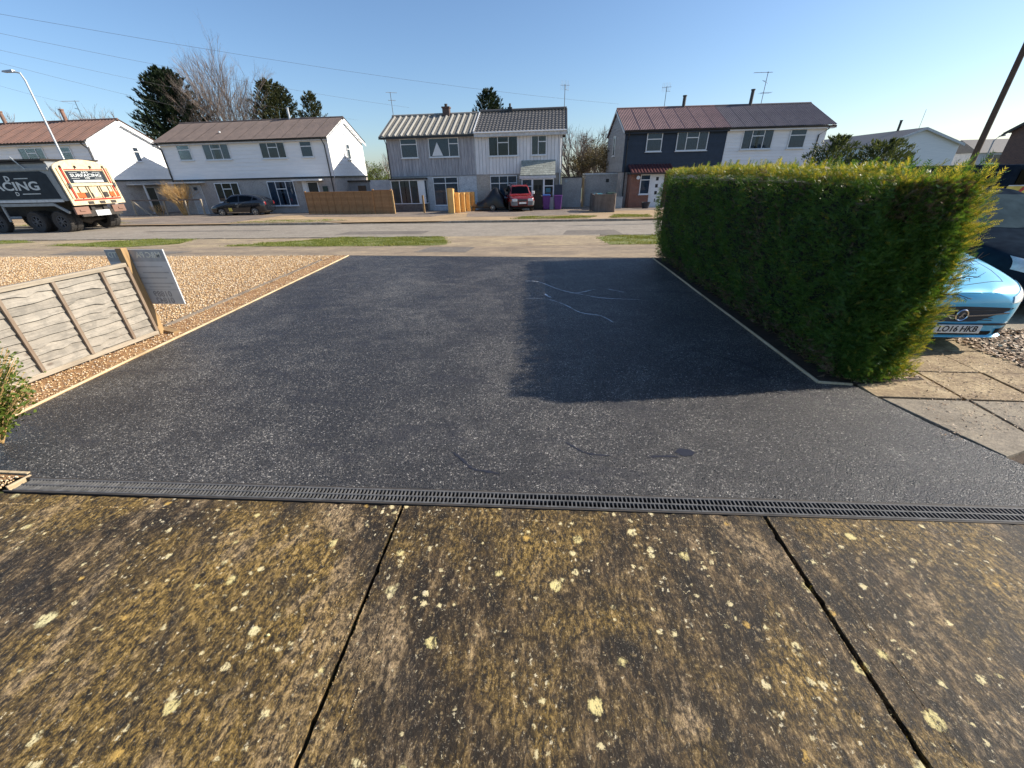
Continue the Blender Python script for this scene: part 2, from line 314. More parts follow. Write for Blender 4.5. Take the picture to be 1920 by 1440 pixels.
 plast=simple('dark_grey_bumper', (0.04, 0.04, 0.042), 0.6), plastg=simple('grey_bumper', (0.16, 0.165, 0.17), 0.6),
 lamp=simple('clear_headlamp', (0.7, 0.74, 0.76), 0.12, coat=1.0, c2=(0.45, 0.48, 0.5), scale=12), chrome=simple('chrome', (0.75, 0.76, 0.78), 0.15, metal=1.0, c2=(0.6, 0.61, 0.62)),
 plate=simple('white_number_plate', (0.72, 0.72, 0.68), 0.4, c2=(0.68, 0.68, 0.64)), ink=simple('black_print', (0.01, 0.01, 0.01), 0.5), yel=simple('yellow_sticker', (0.75, 0.6, 0.12), 0.5),
 purple=simple('purple_bin', (0.12, 0.03, 0.2), 0.45), bluebin=simple('blue_bin_lid', (0.03, 0.09, 0.3), 0.45), greenbin=simple('green_bin', (0.02, 0.12, 0.06), 0.45), tealbin=simple('teal_bin_lid', (0.04, 0.16, 0.2), 0.45), slate=simple('slate_bin', (0.03, 0.035, 0.05), 0.5), darkbin=simple('dark_green_bin', (0.02, 0.05, 0.035), 0.5),
 tarp=simple('black_tarpaulin', (0.012, 0.012, 0.013), 0.28, c2=(0.018, 0.018, 0.02), scale=4, bs=0.3, bscale=7),
 barkg=simple('pale_bark', (0.27, 0.22, 0.18), 0.85, c2=(0.17, 0.13, 0.11), scale=10), barkd=simple('brown_bark', (0.1, 0.07, 0.05), 0.9),
 twig=simple('straw_twigs', (0.6, 0.42, 0.18), 0.8, c2=(0.42, 0.25, 0.1), scale=5),
 hedge=mat_leaf('hedge_foliage', (0.03, 0.085, 0.018), (0.075, 0.18, 0.035), (0.2, 0.3, 0.07), 0.35, 0.35),
 hedgetip=mat_leaf('sunlit_golden_hedge_tips', (0.12, 0.16, 0.025), (0.3, 0.3, 0.05), (0.5, 0.42, 0.11), 0.4),  # yellow tips, with sunlight on hedge top and rim put into their colour
 hedgedead=mat_leaf('browned_hedge_twigs', (0.1, 0.06, 0.035), (0.18, 0.12, 0.07), (0.3, 0.24, 0.16), 0.1),
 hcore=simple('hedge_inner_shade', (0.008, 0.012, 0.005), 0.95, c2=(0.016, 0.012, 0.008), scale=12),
 conif=mat_leaf('dark_conifer_foliage', (0.006, 0.016, 0.008), (0.014, 0.03, 0.013), (0.035, 0.05, 0.018), 0.15),
 conif2=mat_leaf('olive_conifer_foliage', (0.014, 0.024, 0.01), (0.035, 0.045, 0.018), (0.1, 0.1, 0.04), 0.2),
 conif3=mat_leaf('grey_green_conifer_foliage', (0.03, 0.05, 0.025), (0.06, 0.09, 0.04), (0.12, 0.15, 0.07), 0.25),
 shrubl=mat_leaf('bright_shrub_leaf', (0.05, 0.09, 0.012), (0.11, 0.16, 0.025), (0.2, 0.24, 0.06), 0.35),
 olivel=mat_leaf('olive_scrub_leaf', (0.07, 0.06, 0.035), (0.12, 0.1, 0.05), (0.2, 0.17, 0.09), 0.2),
 grass=mat_leaf('grass_blade', (0.09, 0.13, 0.02), (0.18, 0.22, 0.045), (0.36, 0.34, 0.13), 0.3),
 stones=mat_stone('tan_gravel_stone', [(0, (0.26, 0.15, 0.075)), (0.3, (0.5, 0.32, 0.15)), (0.6, (0.64, 0.47, 0.27)), (0.85, (0.74, 0.63, 0.46)), (1, (0.36, 0.31, 0.26))]),
 litter=mat_stone('leaf_litter_bits', [(0, (0.14, 0.08, 0.045)), (0.5, (0.38, 0.25, 0.15)), (1, (0.65, 0.52, 0.38))]),
)

# ------------------------------------------------------------------ mesh helpers
class M:
    def __init__(s): s.v = []; s.f = []; s.m = []
    def add(s, vs, fs, m=0):
        b = len(s.v); s.v += [tuple(v) for v in vs]; s.f += [tuple(i+b for i in f) for f in fs]; s.m += [m]*len(fs); return s
    def box(s, x0, x1, y0, y1, z0, z1, m=0, P=None):
        vs = [(x0, y0, z0), (x1, y0, z0), (x1, y1, z0), (x0, y1, z0), (x0, y0, z1), (x1, y0, z1), (x1, y1, z1), (x0, y1, z1)]
        if P: vs = [P(*v) for v in vs]
        return s.add(vs, [(0, 3, 2, 1), (4, 5, 6, 7), (0, 1, 5, 4), (1, 2, 6, 5), (2, 3, 7, 6), (3, 0, 4, 7)], m)
    def hexa(s, vs, m=0):
        return s.add(vs, [(0, 3, 2, 1), (4, 5, 6, 7), (0, 1, 5, 4), (1, 2, 6, 5), (2, 3, 7, 6), (3, 0, 4, 7)], m)
    def bar(s, p0, p1, w, h, m=0):
        p0 = Vector(p0); p1 = Vector(p1); d = (p1-p0).normalized()
        up = Vector((0, 0, 1)) if abs(d.z) < 0.95 else Vector((0, 1, 0))
        a = d.cross(up).normalized()*w/2; b = a.cross(d).normalized()*h/2
        return s.hexa([p0-a-b, p0+a-b, p1+a-b, p1-a-b, p0-a+b, p0+a+b, p1+a+b, p1-a+b], m)
    def tube(s, pts, r, n=8, m=0, caps=True):
        pts = [Vector(p) for p in pts]; rs = r if isinstance(r, (list, tuple)) else [r]*len(pts); b = len(s.v)
        for i, p in enumerate(pts):
            d = (pts[min(i+1, len(pts)-1)]-pts[max(i-1, 0)]).normalized()
            up = Vector((0, 0, 1)) if abs(d.z) < 0.9 else Vector((1, 0, 0))
            a = d.cross(up).normalized(); c = a.cross(d)
            for k in range(n):
                t = 2*math.pi*k/n; s.v.append(tuple(p+(a*math.cos(t)+c*math.sin(t))*rs[i]))
        for i in range(len(pts)-1):
            for k in range(n):
                s.f.append((b+i*n+k, b+i*n+(k+1) % n, b+(i+1)*n+(k+1) % n, b+(i+1)*n+k)); s.m.append(m)
        if caps:
            s.f.append(tuple(b+k for k in range(n))); s.m.append(m); e = b+(len(pts)-1)*n
            s.f.append(tuple(e+n-1-k for k in range(n))); s.m.append(m)
        return s
    def lathe(s, prof, c, n=24, m=0, axis='x'):      # prof: (r, offset) closed ring or open
        b = len(s.v); c = Vector(c)
        for r, o in prof:
            for k in range(n):
                t = 2*math.pi*k/n; a, d = r*math.cos(t), r*math.sin(t)
                s.v.append(tuple(c+(Vector((o, a, d)) if axis == 'x' else Vector((a, o, d)) if axis == 'y' else Vector((a, d, o)))))
        for i in range(len(prof)-1):
            for k in range(n): s.f.append((b+i*n+k, b+i*n+(k+1) % n, b+(i+1)*n+(k+1) % n, b+(i+1)*n+k)); s.m.append(m)
        return s
    def prism(s, poly, f, m=0):       # f(p, k) -> xyz ; k 0/1
        n = len(poly); vs = [f(p, 0) for p in poly]+[f(p, 1) for p in poly]
        return s.add(vs, [tuple(range(n)), tuple(range(2*n-1, n-1, -1))]+[(i, (i+1) % n, n+(i+1) % n, n+i) for i in range(n)], m)
    def grid(s, nu, nv, f, m=0):
        b = len(s.v)
        for i in range(nu+1):
            for j in range(nv+1): s.v.append(tuple(f(i/nu, j/nv)))
        for i in range(nu):
            for j in range(nv):
                a = b+i*(nv+1)+j; s.f.append((a, a+nv+1, a+nv+2, a+1)); s.m.append(m)
        return s
    def mesh(s, name, mats, smooth=False):
        me = bpy.data.meshes.new(name); me.from_pydata(s.v, [], s.f)
        for mt in (mats if isinstance(mats, (list, tuple)) else [mats]): me.materials.append(MT[mt] if isinstance(mt, str) else mt)
        me.polygons.foreach_set('material_index', s.m)
        bm = bmesh.new(); bm.from_mesh(me); bmesh.ops.recalc_face_normals(bm, faces=bm.faces); bm.to_mesh(me); bm.free()
        if smooth:
            me.polygons.foreach_set('use_smooth', [True]*len(me.polygons))
            if smooth != 'all':
                try: me.set_sharp_from_angle(angle=R_(smooth if smooth is not True else 40))
                except Exception: pass
        me.update(); return me
    def build(s, name, mats, parent=None, smooth=False, bevel=0.0):
        return link(name, s.mesh(name, mats, smooth), parent, bevel)
def link(name, me, parent=None, bevel=0.0):
    o = bpy.data.objects.new(name, me); COL.objects.link(o)
    if parent: o.parent = parent
    if bevel:
        b = o.modifiers.new('bevel', 'BEVEL'); b.width = bevel; b.segments = 2; b.limit_method = 'ANGLE'; b.angle_limit = R_(40)
    return o
def tag(o, label, cat, group=None):
    o['label'] = label; o['category'] = cat
    if group: o['group'] = group
    return o
def thing(name, label, cat, loc=(0, 0, 0), rot=0.0, group=None):
    o = bpy.data.objects.new(name, None); COL.objects.link(o); o.location = loc; o.rotation_euler = (0, 0, rot)
    o.empty_display_size = 0.2
    return tag(o, label, cat, group)
def struct(o): o['kind'] = 'structure'; return o
def stuff(o): o['kind'] = 'stuff'; return o
def copy_tree(o, parent=None):
    c = o.copy(); COL.objects.link(c); c.parent = parent
    for ch in list(o.children): copy_tree(ch, c)
    return c
def gz(y): return 0.0 if y < 11.5 else max(-0.6, -0.0262*(y-11.5))
def fast_mesh(name, V, F, mats, mi=None):
    me = bpy.data.meshes.new(name); nv, nf = len(V), len(F); k = F.shape[1]
    me.vertices.add(nv); me.vertices.foreach_set('co', V.astype(np.float32).ravel())
    me.loops.add(nf*k); me.loops.foreach_set('vertex_index', F.astype(np.int32).ravel())
    me.polygons.add(nf); me.polygons.foreach_set('loop_start', np.arange(0, nf*k, k, dtype=np.int32))
    try: me.polygons.foreach_set('loop_total', np.full(nf, k, dtype=np.int32))
    except Exception: pass
    for mt in (mats if isinstance(mats, (list, tuple)) else [mats]): me.materials.append(MT[mt])
    if mi is not None: me.polygons.foreach_set('material_index', mi.astype(np.int32))
    me.update(calc_edges=True); return me
def scatter(TV, TF, pos, ax, nrm, size):
    """template (k,3) with x along ax, z along nrm, placed at pos"""
    ax = ax/np.linalg.norm(ax, axis=1, keepdims=True)
    nrm = nrm-ax*np.sum(ax*nrm, axis=1, keepdims=True); nrm /= np.linalg.norm(nrm, axis=1, keepdims=True)+1e-9
    sd_ = np.cross(nrm, ax); n = len(pos); size = np.asarray(size).reshape(n, 1, 1)
    V = pos[:, None, :]+size*(TV[None, :, 0:1]*ax[:, None, :]+TV[None, :, 1:2]*sd_[:, None, :]+TV[None, :, 2:3]*nrm[:, None, :])
    F = TF[None]+(np.arange(n)*len(TV))[:, None, None]
    return V.reshape(-1, 3), F.reshape(-1, TF.shape[1])
def rdir(n):
    v = RNG.normal(size=(n, 3)); return v/np.linalg.norm(v, axis=1, keepdims=True)
def unit(v): return v/np.linalg.norm(v, axis=-1, keepdims=True)

def hnoise(a, b): return .5*np.sin(a*2.3+1.7*np.sin(b*1.9))+.3*np.sin(a*5.1-b*4.3)+.2*np.sin(a*11+b*9)
# ------------------------------------------------------------------ ground sheets
oct_ = np.array([(1, 0, 0), (0, .8, 0), (-.9, 0, 0), (0, -.85, 0), (0, 0, .6), (0, 0, -.5)]); octF = np.array([(0, 1, 4), (1, 2, 4), (2, 3, 4), (3, 0, 4), (1, 0, 5), (2, 1, 5), (3, 2, 5), (0, 3, 5)])
def sheet(name, polyf, mat, dz, x0, x1, y0, y1, nx=2, kind='structure', ys=None):
    ys = ys or sorted({y0, y1} | {y for y in (11.5, 34.4) if y0 < y < y1})
    m = M(); b = 0
    for y in ys:
        for i in range(nx+1): m.v.append((x0+(x1-x0)*i/nx, y, gz(y)+dz))
    for j in range(len(ys)-1):
        for i in range(nx):
            a = j*(nx+1)+i; m.f.append((a, a+1, a+nx+2, a+nx+1)); m.m.append(0)
    o = m.build(name, mat); o['kind'] = kind; return o
def polysheet(name, pts, mat, dz, kind='structure', th=0.0, parent=None):
    m = M(); n = len(pts)
    top = [(x, y, gz(y)+dz) for x, y in pts]
    if th:
        m.add(top+[(x, y, z-th) for x, y, z in top], [tuple(range(n)), tuple(range(2*n-1, n-1, -1))]+[(i, (i+1) % n, n+(i+1) % n, n+i) for i in range(n)])
    else: m.add(top, [tuple(range(n))])
    o = m.build(name, mat, parent)
    if kind: o['kind'] = kind
    return o
sheet('ground', None, 'earth', -0.16, -600, 600, -500, 900, 4)
def rot2(x, y, a=0.0384): return (x*math.cos(a)-y*math.sin(a), x*math.sin(a)+y*math.cos(a))
# driveway of new tarmac (front edge follows the drain, back edge the footpath)
drv = [(-4.06, 1.955), (3.3, 2.205), (6.0, 2.3), (4.55, 2.3), (3.53, 2.66), (3.3, 3.15), (3.11, 3.88), (2.77, 3.91), (2.51, 10.79), (-5.95, 11.33), (-5.26, 2.82), (-4.3, 2.18)]
drv = [(-4.06, 1.955), (3.9, 2.225), (3.66, 2.45), (3.53, 2.66), (3.3, 3.2), (3.11, 3.88), (2.77, 3.91), (2.51, 10.79), (-5.95, 11.33), (-5.2, 2.3), (-5.1, 1.99), (-4.06, 1.99)]
drive = polysheet('driveway', drv, 'tarmac', 0.0, th=0.1)
def ribbon(pts, w, z, mat, label, par):
    m = M(); pts = [Vector((x, y, 0)) for x, y in pts]; n = len(pts)
    sm = []
    for i in range(n-1):
        for k in range(4):
            t = k/4; a = pts[max(i-1, 0)]; b = pts[i]; c = pts[i+1]; d = pts[min(i+2, n-1)]
            sm.append(0.5*((2*b)+(-a+c)*t+(2*a-5*b+4*c-d)*t*t+(-a+3*b-3*c+d)*t**3))
    sm.append(pts[-1]); L = len(sm)
    for i, p in enumerate(sm):
        d = (sm[min(i+1, L-1)]-sm[max(i-1, 0)]).normalized(); s = Vector((-d.y, d.x, 0))
        ww = w*(0.25+random.random())*min(1.0, 0.35+min(i, L-1-i)*0.35)
        m.v += [tuple(p+s*ww/2+Vector((0, 0, z))), tuple(p-s*ww/2+Vector((0, 0, z)))]
    for i in range(L-1): m.f.append((2*i, 2*i+1, 2*i+3, 2*i+2)); m.m.append(0)
    o = m.build('mark', mat, par); o['label'] = label; return o
dm = 'dark smooth smear in the tarmac'; lm = 'pale scuffed line in the tarmac'
ribbon([(-0.78, 2.5), (-0.68, 2.41), (-0.58, 2.31), (-0.48, 2.29), (-0.37, 2.27)], 0.032, 0.003, 'smear', dm, drive)
ribbon([(0.14, 2.7), (0.22, 2.63), (0.3, 2.57), (0.4, 2.55), (0.49, 2.55)], 0.022, 0.003, 'smear', dm, drive)
ribbon([(0.78, 2.55), (0.9, 2.57), (1.02, 2.57)], 0.03, 0.003, 'smear', dm, drive)
bl = M(); nb = 14
for k in range(nb):
    a = 2*math.pi*k/nb; r = 0.07*(0.8+0.35*random.random()); bl.v.append((1.09+r*1.1*math.cos(a), 2.63+r*0.7*math.sin(a), 0.0035))
bl.f.append(tuple(range(nb))); bl.m.append(0); o = bl.build('mark', 'smear', drive); o['label'] = dm
ribbon([(-0.6, 8.3), (-0.3, 8.22), (0.13, 7.6), (0.5, 7.3), (0.9, 7.05), (1.52, 6.96)], 0.026, 0.003, 'scuff', lm, drive)
ribbon([(-0.5, 7.0), (-0.1, 6.95), (0.21, 6.61), (0.45, 6.2), (0.75, 6.05), (0.91, 5.74)], 0.026, 0.003, 'scuff', lm, drive)
ribbon([(0.3, 7.35), (0.53, 7.43), (0.8, 7.65)], 0.04, 0.004, 'scuff', lm, drive)
ribbon([(1.0, 7.7), (1.2, 7.55), (1.35, 7.4)], 0.02, 0.003, 'scuff', lm, drive)
ribbon([(-0.15, 7.3), (-0.1, 7.15), (-0.02, 7.05)], 0.05, 0.004, 'scuff', lm, drive)
ribbon([(2.0, 4.6), (2.3, 4.25), (2.35, 4.0)], 0.03, 0.003, 'smear', dm, drive)

# concrete apron: three slabs in a frame turned with the drain
apron = bpy.data.objects.new('concrete_apron', None); COL.objects.link(apron); apron['kind'] = 'structure'
apron.rotation_euler = (0, 0, R_(2.2))
def slab(x0, x1, y0, y1):
    g = 0.13
    def side(a, b, n):
        out = []
        for k in range(n):
            f = k/n; j = 0.0016*math.sin(k*1.7+a[0])+random.uniform(-.0015, .0015)+(random.uniform(.004, .012) if random.random() < .05 else 0)
            out.append((a[0]+(b[0]-a[0])*f, a[1]+(b[1]-a[1])*f, j))
        return out
    cxx, cyy = (x0+x1)/2, (y0+y1)/2; pts = []
    for a, b, nx_, ny_ in (((x0, y0), (x1, y0), 0, 1), ((x1, y0), (x1, y1), -1, 0), ((x1, y1), (x0, y1), 0, -1), ((x0, y1), (x0, y0), 1, 0)):
        n = int(max(abs(b[0]-a[0]), abs(b[1]-a[1]))/.03); pts += [(p[0]+nx_*p[2], p[1]+ny_*p[2]) for p in side(a, b, n)]
    m = M(); m.prism(pts, lambda p, k: (p[0], p[1], -.1 if k == 0 else -.001)); o = m.build('concrete_slab', 'concrete', apron)
    c = M(); xi0, xi1, yi1 = x0+g, x1-g, y1-g*0.75
    c.grid(40, 40, lambda a, b: (xi0+(xi1-xi0)*a, y0+(yi1-y0)*b, (0.0004 if min(a, 1-a, 1-b) <= 0 else 0.0032)+0.0012*math.sin((xi0+(xi1-xi0)*a)*37)))
    c.build('brushed_field', 'concrete', o)
    P_ = []
    for (ax_, ay_), (bx_, by_), off_, dens in (((xi0, yi1), (xi1, yi1), 0, 150), ((xi0, y0), (xi0, yi1), 0, 130), ((xi1, y0), (xi1, yi1), 0, 130), ((x0+.004, y0), (x0+.004, y1), 1, 110), ((x1-.004, y0), (x1-.004, y1), 1, 160)):
        L_ = math.hypot(bx_-ax_, by_-ay_); n_ = int(L_*dens*2)
        f = RNG.uniform(0, 1, n_); keep = (np.sin(f*L_*7+ax_*5)+np.sin(f*L_*17+ay_)*.7+RNG.uniform(-1, 1, n_)) > .1; f = f[keep]
        q = np.c_[ax_+(bx_-ax_)*f, ay_+(by_-ay_)*f, np.full(len(f), .001)]; q[:, :2] += RNG.normal(0, .0022, (len(f), 2)); P_.append(q)
    P_ = np.vstack(P_); V_, F_ = scatter(oct_, octF, P_, rdir(len(P_)), rdir(len(P_)), RNG.uniform(.0012, .0042, len(P_)))
    stuff(link('crusty_edge', fast_mesh('crusty_edge', V_, F_, 'crustm'), o))
    return o
# local joints: x = -0.92 and 1.50 at the drain
slab(-4.6, -0.929, -1.6, 1.935); slab(-0.905, 1.47, -1.6, 1.935); slab(1.498, 4.6, -1.6, 1.935)
slab(-8.2, -4.63, -1.6, 1.935)
polysheet('joint_bed', [(-8, -2), (8, -2), (8, 2.3), (-8, 1.6)], 'darksoil', -0.07)
def joint_bits():
    P_ = []
    for x_ in (-0.917, 1.484):
        n_ = 900; y_ = RNG.uniform(-1.4, 1.92, n_); kp = np.sin(y_*9+x_)+np.sin(y_*23)+RNG.normal(0, .6, n_) > .7; y_ = y_[kp]; P_.append(np.c_[x_+RNG.uniform(-.012, .012, len(y_)), y_, RNG.uniform(-.06, -.008, len(y_))])
    P_ = np.vstack(P_); a_ = R_(2.2); q = P_.copy(); q[:, 0] = P_[:, 0]*math.cos(a_)-P_[:, 1]*math.sin(a_); q[:, 1] = P_[:, 0]*math.sin(a_)+P_[:, 1]*math.cos(a_)
    V_, F_ = scatter(blade0, blade0F, q, np.c_[RNG.normal(0, .6, len(q)), RNG.normal(0, .6, len(q)), np.ones(len(q))], rdir(len(q)), RNG.uniform(.006, .018, len(q)))
    stuff(link('joint_moss', fast_mesh('joint_moss', V_, F_, 'mossm')))
blade0 = np.array([(0, -.25, 0), (0, .25, 0), (1, 0, .1)]); blade0F = np.array([(0, 1, 2)]); MT['mossm'] = mat_leaf('joint_moss_leaf', (0.05, 0.05, 0.01), (0.1, 0.1, 0.02), (0.2, 0.16, 0.05))
joint_bits()
pb = M(); pb.add([(a*0.013+0.0, b*0.009, c*0.008) for a, b, c in ((1, 0, 0), (0, 1, 0), (-1, 0, 0), (0, -1, 0), (0, 0, 1), (0, 0, -0.6))], [(0, 1, 4), (1, 2, 4), (2, 3, 4), (3, 0, 4), (1, 0, 5), (2, 1, 5), (3, 2, 5), (0, 3, 5)])
MT['pebble'] = simple('yellow_pebble', (0.75, 0.66, 0.32), 0.5)
o = pb.build('pebble', 'pebble', None, smooth='all'); o.location = (-1.36, 0.995, 0.011); tag(o, 'small yellow pebble lying alone on the left concrete slab', 'pebble')

# drain channel
dr = thing('channel_drain', 'long grey slotted channel drain between concrete and new tarmac', 'drain', (0, 0, 0), R_(2.03))
DX0, DX1, DY0, DY1 = -3.97, 4.2, 1.955, 2.085
m = M(); m.box(DX0, DX1, DY0-0.012, DY0, -0.1, 0.004); m.box(DX0, DX1, DY1, DY1+0.012, -0.1, 0.003); m.box(DX0, DX1, DY0, DY1, -0.11, -0.1)
m.build('channel', 'grime', dr)
g = M(); W = DY1-DY0-0.004; y0 = DY0+0.002; Lg = 0.998
for a, b in ((0, 0.013), (W/2-0.006, W/2+0.006), (W-0.013, W)): g.box(0, Lg, y0+a, y0+b, -0.02, 0.005)
nb = 36
for k in range(nb):
    for h, (a, b) in enumerate(((0.0131, W/2-0.0061), (W/2+0.0061, W-0.0131))):
        x = (k+0.25+0.5*h)*Lg/nb
        g.box(x, x+0.0085, y0+a, y0+b, -0.006, 0.0042)
gm = g.mesh('grate', 'grate')
for i in range(8):
    o = link('grate', gm, dr); o.location = (DX0+0.06+i*1.0, 0, 0.0)
tag(M().bar((-4.75, 1.99, -0.018), (-4.08, 2.0, -0.018), 0.025, 0.05).build('timber_edging', 'edging', None, bevel=0.003), 'short pale timber board across the left end of the tarmac', 'edging board')
tag(M().bar((-4.06, 1.84, -0.018), (-4.035, 1.98, -0.018), 0.022, 0.05).build('timber_edging', 'edging', None, bevel=0.003), 'tiny pale timber offcut closing the left end of the drain', 'edging board')
def edge_board(pts, mat, label, z=0.018):
    t = thing('timber_edging', label, 'edging board', (pts[0][0], pts[0][1], 0))
    ox, oy = pts[0]
    for (a, b) in zip(pts[:-1], pts[1:]):
        M().bar((a[0]-ox, a[1]-oy, z-0.05), (b[0]-ox, b[1]-oy, z-0.05), 0.024, 0.1).build('board', mat, t, bevel=0.003)
def spl(a, b, n): return [(a[0]+(b[0]-a[0])*i/n+(random.uniform(-.012, .012) if 0 < i < n else 0), a[1]+(b[1]-a[1])*i/n) for i in range(n+1)]
edge_board(spl((-5.22, 2.3), (-5.98, 11.34), 5), 'edging', 'long pale timber edging down the left side of the new tarmac')
edge_board(spl((2.53, 10.79), (2.79, 3.93), 4)+[(3.1, 3.895)], 'edging', 'pale timber edging between the tarmac and the foot of the hedge')
edge_board(spl((-6.03, 5.25), (-6.39, 10.6), 3), 'oldedge', 'dark weathered timber edging along the side of the gravel garden', 0.04)

# side strips
polysheet('soil_strip', [(-4.06, 1.97), (-5.15, 1.97), (-5.25, 2.83), (-5.97, 11.33), (-6.4, 11.33), (-6.1, 5.2), (-6.6, 3.0), (-5.4, 1.0), (-4.2, 1.9)], 'soil', 0.0)
polysheet('gravel_bed', [(-6.42, 11.32), (-6.02, 5.0), (-6.3, 2.0), (-30, 2.0), (-30, 11.32)], 'gravelbed', 0.0)
polysheet('hedge_border', [(2.54, 10.79), (2.8, 3.94), (3.12, 3.9), (3.9, 4.05), (4.2, 11.0)], 'darksoil', 0.004)
sheet('footpath', None, 'path', 0.0, -120, 120, 11.34, 13.25, 40)
# fill the narrow wedge between driveway and footpath
polysheet('path_edge', [(-5.97, 11.345), (2.5, 10.8), (8, 10.45), (8, 11.335), (-5.97, 11.345)][:4], 'path', 0.002)
polysheet('crossover', [(-4.4, 13.2), (1.75, 13.2), (1.9, 16.0), (-4.6, 16.0)], 'cross', 0.004)
sheet('near_verge_ground', None, 'cross', -0.002, -120, 120, 13.2, 15.95, 2)
sheet('road', None, 'road', -0.012, -160, 160, 15.9, 22.75, 60)
sheet('far_pavement', None, 'far', 0.085, -160, 160, 22.72, 30.2, 30)
sheet('far_yards', None, 'fard', 0.08, -160, 160, 30.2, 46, 10)
for pts in (((-33, 24.5), (-27, 23.3), (-19.5, 23.3), (-20.5, 30.3), (-30, 30.3)), ((-5.5, 26), (-1.5, 25.6), (1.5, 27), (2.2, 30.3), (-6.3, 30.3)), ((-17.4, 28.2), (-8, 26.5), (-6.6, 30.3), (-19, 30.3))):
    polysheet('far_driveway', pts, 'fard', 0.09)

for pts, mt_, z_ in (([(-16.5, 11.7), (-12.2, 11.55), (-11.8, 12.3), (-16.2, 12.5)], 'oldpatch', .004), ([(-4.2, 11.9), (-2.6, 11.8), (-2.5, 12.9), (-4.0, 12.95)], 'oldpatch', .004), ([(-9.5, 17.2), (-5.6, 17.1), (-5.6, 18.4), (-9.4, 18.5)], 'oldpatch', -.008), ([(.3, 16.4), (2.6, 16.4), (2.5, 18.1), (.5, 18.0)], 'oldpatch', -.008), ([(-21, 19.3), (-14, 19.2), (-14, 19.7), (-21, 19.8)], 'oldpatch', -.008)):
    o = polysheet('asphalt_patch', pts, mt_, z_)
# kerbs
def kerb(xa, xb, y, face, label, drops=(0, 0)):
    t = thing('kerb', label, 'kerb', (0, 0, 0))
    n = max(1, round((xb-xa)/0.915)); L = (xb-xa)/n
    for i in range(n):
        x0, x1 = xa+i*L+0.004, xa+(i+1)*L-0.004; zb = gz(y)
        h0 = h1 = face
        if drops[0] and i == 0: h0 = 0.02
        if drops[1] and i == n-1: h1 = 0.02
        jz = random.uniform(-.003, .003)
        M().hexa([(x0, y, zb-0.15), (x1, y, zb-0.15), (x1, y+0.13, zb-0.15), (x0, y+0.13, zb-0.15), (x0, y, zb+h0+jz), (x1, y, zb+h1+jz), (x1, y+0.13, zb+h1+jz), (x0, y+0.13, zb+h0+jz)]).build('kerb_stone', 'kerb', t, bevel=0.012)
kerb(-45, -26.6, 22.62, 0.1, 'far kerb behind the tipper truck, left of the first dropped crossing', (0, 1))
kerb(-26.6, -19.0, 22.62, 0.015, 'dropped kerb in front of the black hatchback')
kerb(-19.0, -12.0, 22.62, 0.1, 'dark raised kerb in front of the tan lap fence', (1, 1))
kerb(-12.0, -6.6, 22.62, 0.015, 'dropped kerb in front of the bright new fence run')
kerb(-6.6, 4.6, 22.62, 0.1, 'raised kerb in front of the red off-roader', (1, 1))
kerb(4.6, 20, 22.62, 0.015, 'dropped kerb in front of the navy house')
kerb(-32, -4.4, 15.86, 0.03, 'low kerb between the left grass verges and the road')
kerb(-4.4, 1.7, 15.86, 0.0, 'flush kerb across the mouth of the tarmac driveway')
kerb(1.7, 12, 15.86, 0.03, 'low kerb between the right grass verge and the road')

# grass verges
def in_poly(P, x, y):
    inside = np.zeros(len(x), bool); n = len(P); j = n-1
    for i in range(n):
        xi, yi = P[i]; xj, yj = P[j]
        c = ((yi > y) != (yj > y)) & (x < (xj-xi)*(y-yi)/(yj-yi+1e-12)+xi); inside ^= c; j = i
    return inside
blade = np.array([(0, -0.09, 0), (0, 0.09, 0), (1, 0, 0), (0.05, 0.12, 0.1), (0.02, 0.26, 0.05), (0.8, 0.35, 0.4), (0.0, -0.2, -0.05), (0.05, -0.1, 0.05), (0.85, -0.3, -0.35)])
bladeF = np.array([(0, 1, 2), (3, 4, 5), (6, 7, 8)])
def verge(pts, n, dz=0.006, sparse=False, hscale=1.0):
    polysheet('verge_ground', pts, 'grassbed' if not sparse else 'cross', dz)
    xs = [p[0] for p in pts]; ys = [p[1] for p in pts]
    x = RNG.uniform(min(xs), max(xs), n*2); y = RNG.uniform(min(ys), max(ys), n*2)
    k = in_poly(pts, x, y); x, y = x[k][:n], y[k][:n]
    x = x+RNG.normal(0, .1, len(x)); y = y+RNG.normal(0, .07, len(y)); kk = hnoise(x*1.3, y*2.6)+RNG.normal(0, .3, len(x)) > -.25; x, y = x[kk], y[kk]
    nz = np.sin(x*2.1+1.3*np.sin(y*3))+np.sin(x*5.3+y*4.1)*0.6
    z = np.array([gz(t) for t in y])+dz
    pos = np.c_[x, y, z]; ax = np.c_[RNG.normal(0, .45, len(x)), RNG.normal(0, .45, len(x)), np.ones(len(x))]
    V, F = scatter(blade, bladeF, pos, ax, rdir(len(x)), RNG.uniform(.025, .065, len(x))*(1+0.25*nz)*hscale)
    return V, F
GV, GF, off = [], [], 0
def addg(r):
    global off
    GV.append(r[0]); GF.append(r[1]+off); off += len(r[0])
addg(verge([(-34, 14.2), (-23.5, 14.3), (-21.6, 15.2), (-23.2, 15.85), (-34, 15.85)], 9000))
addg(verge([(-19.6, 14.0), (-15.5, 13.45), (-14.2, 14.3), (-14.9, 15.85), (-17.0, 15.8)], 9000))
addg(verge([(-11.7, 13.5), (-8.0, 13.3), (-4.0, 13.35), (-3.6, 13.6), (-4.3, 15.85), (-8.6, 15.85), (-9.6, 15.0)], 20000))
addg(verge([(1.75, 13.3), (9.5, 13.3), (9.5, 15.85), (2.1, 15.85), (1.5, 15.3)], 14000))
addg(verge([(-34, 23.0), (-28.6, 23.0), (-27, 24.5), (-29, 25.4), (-34, 25.4)], 2500, 0.1, True))
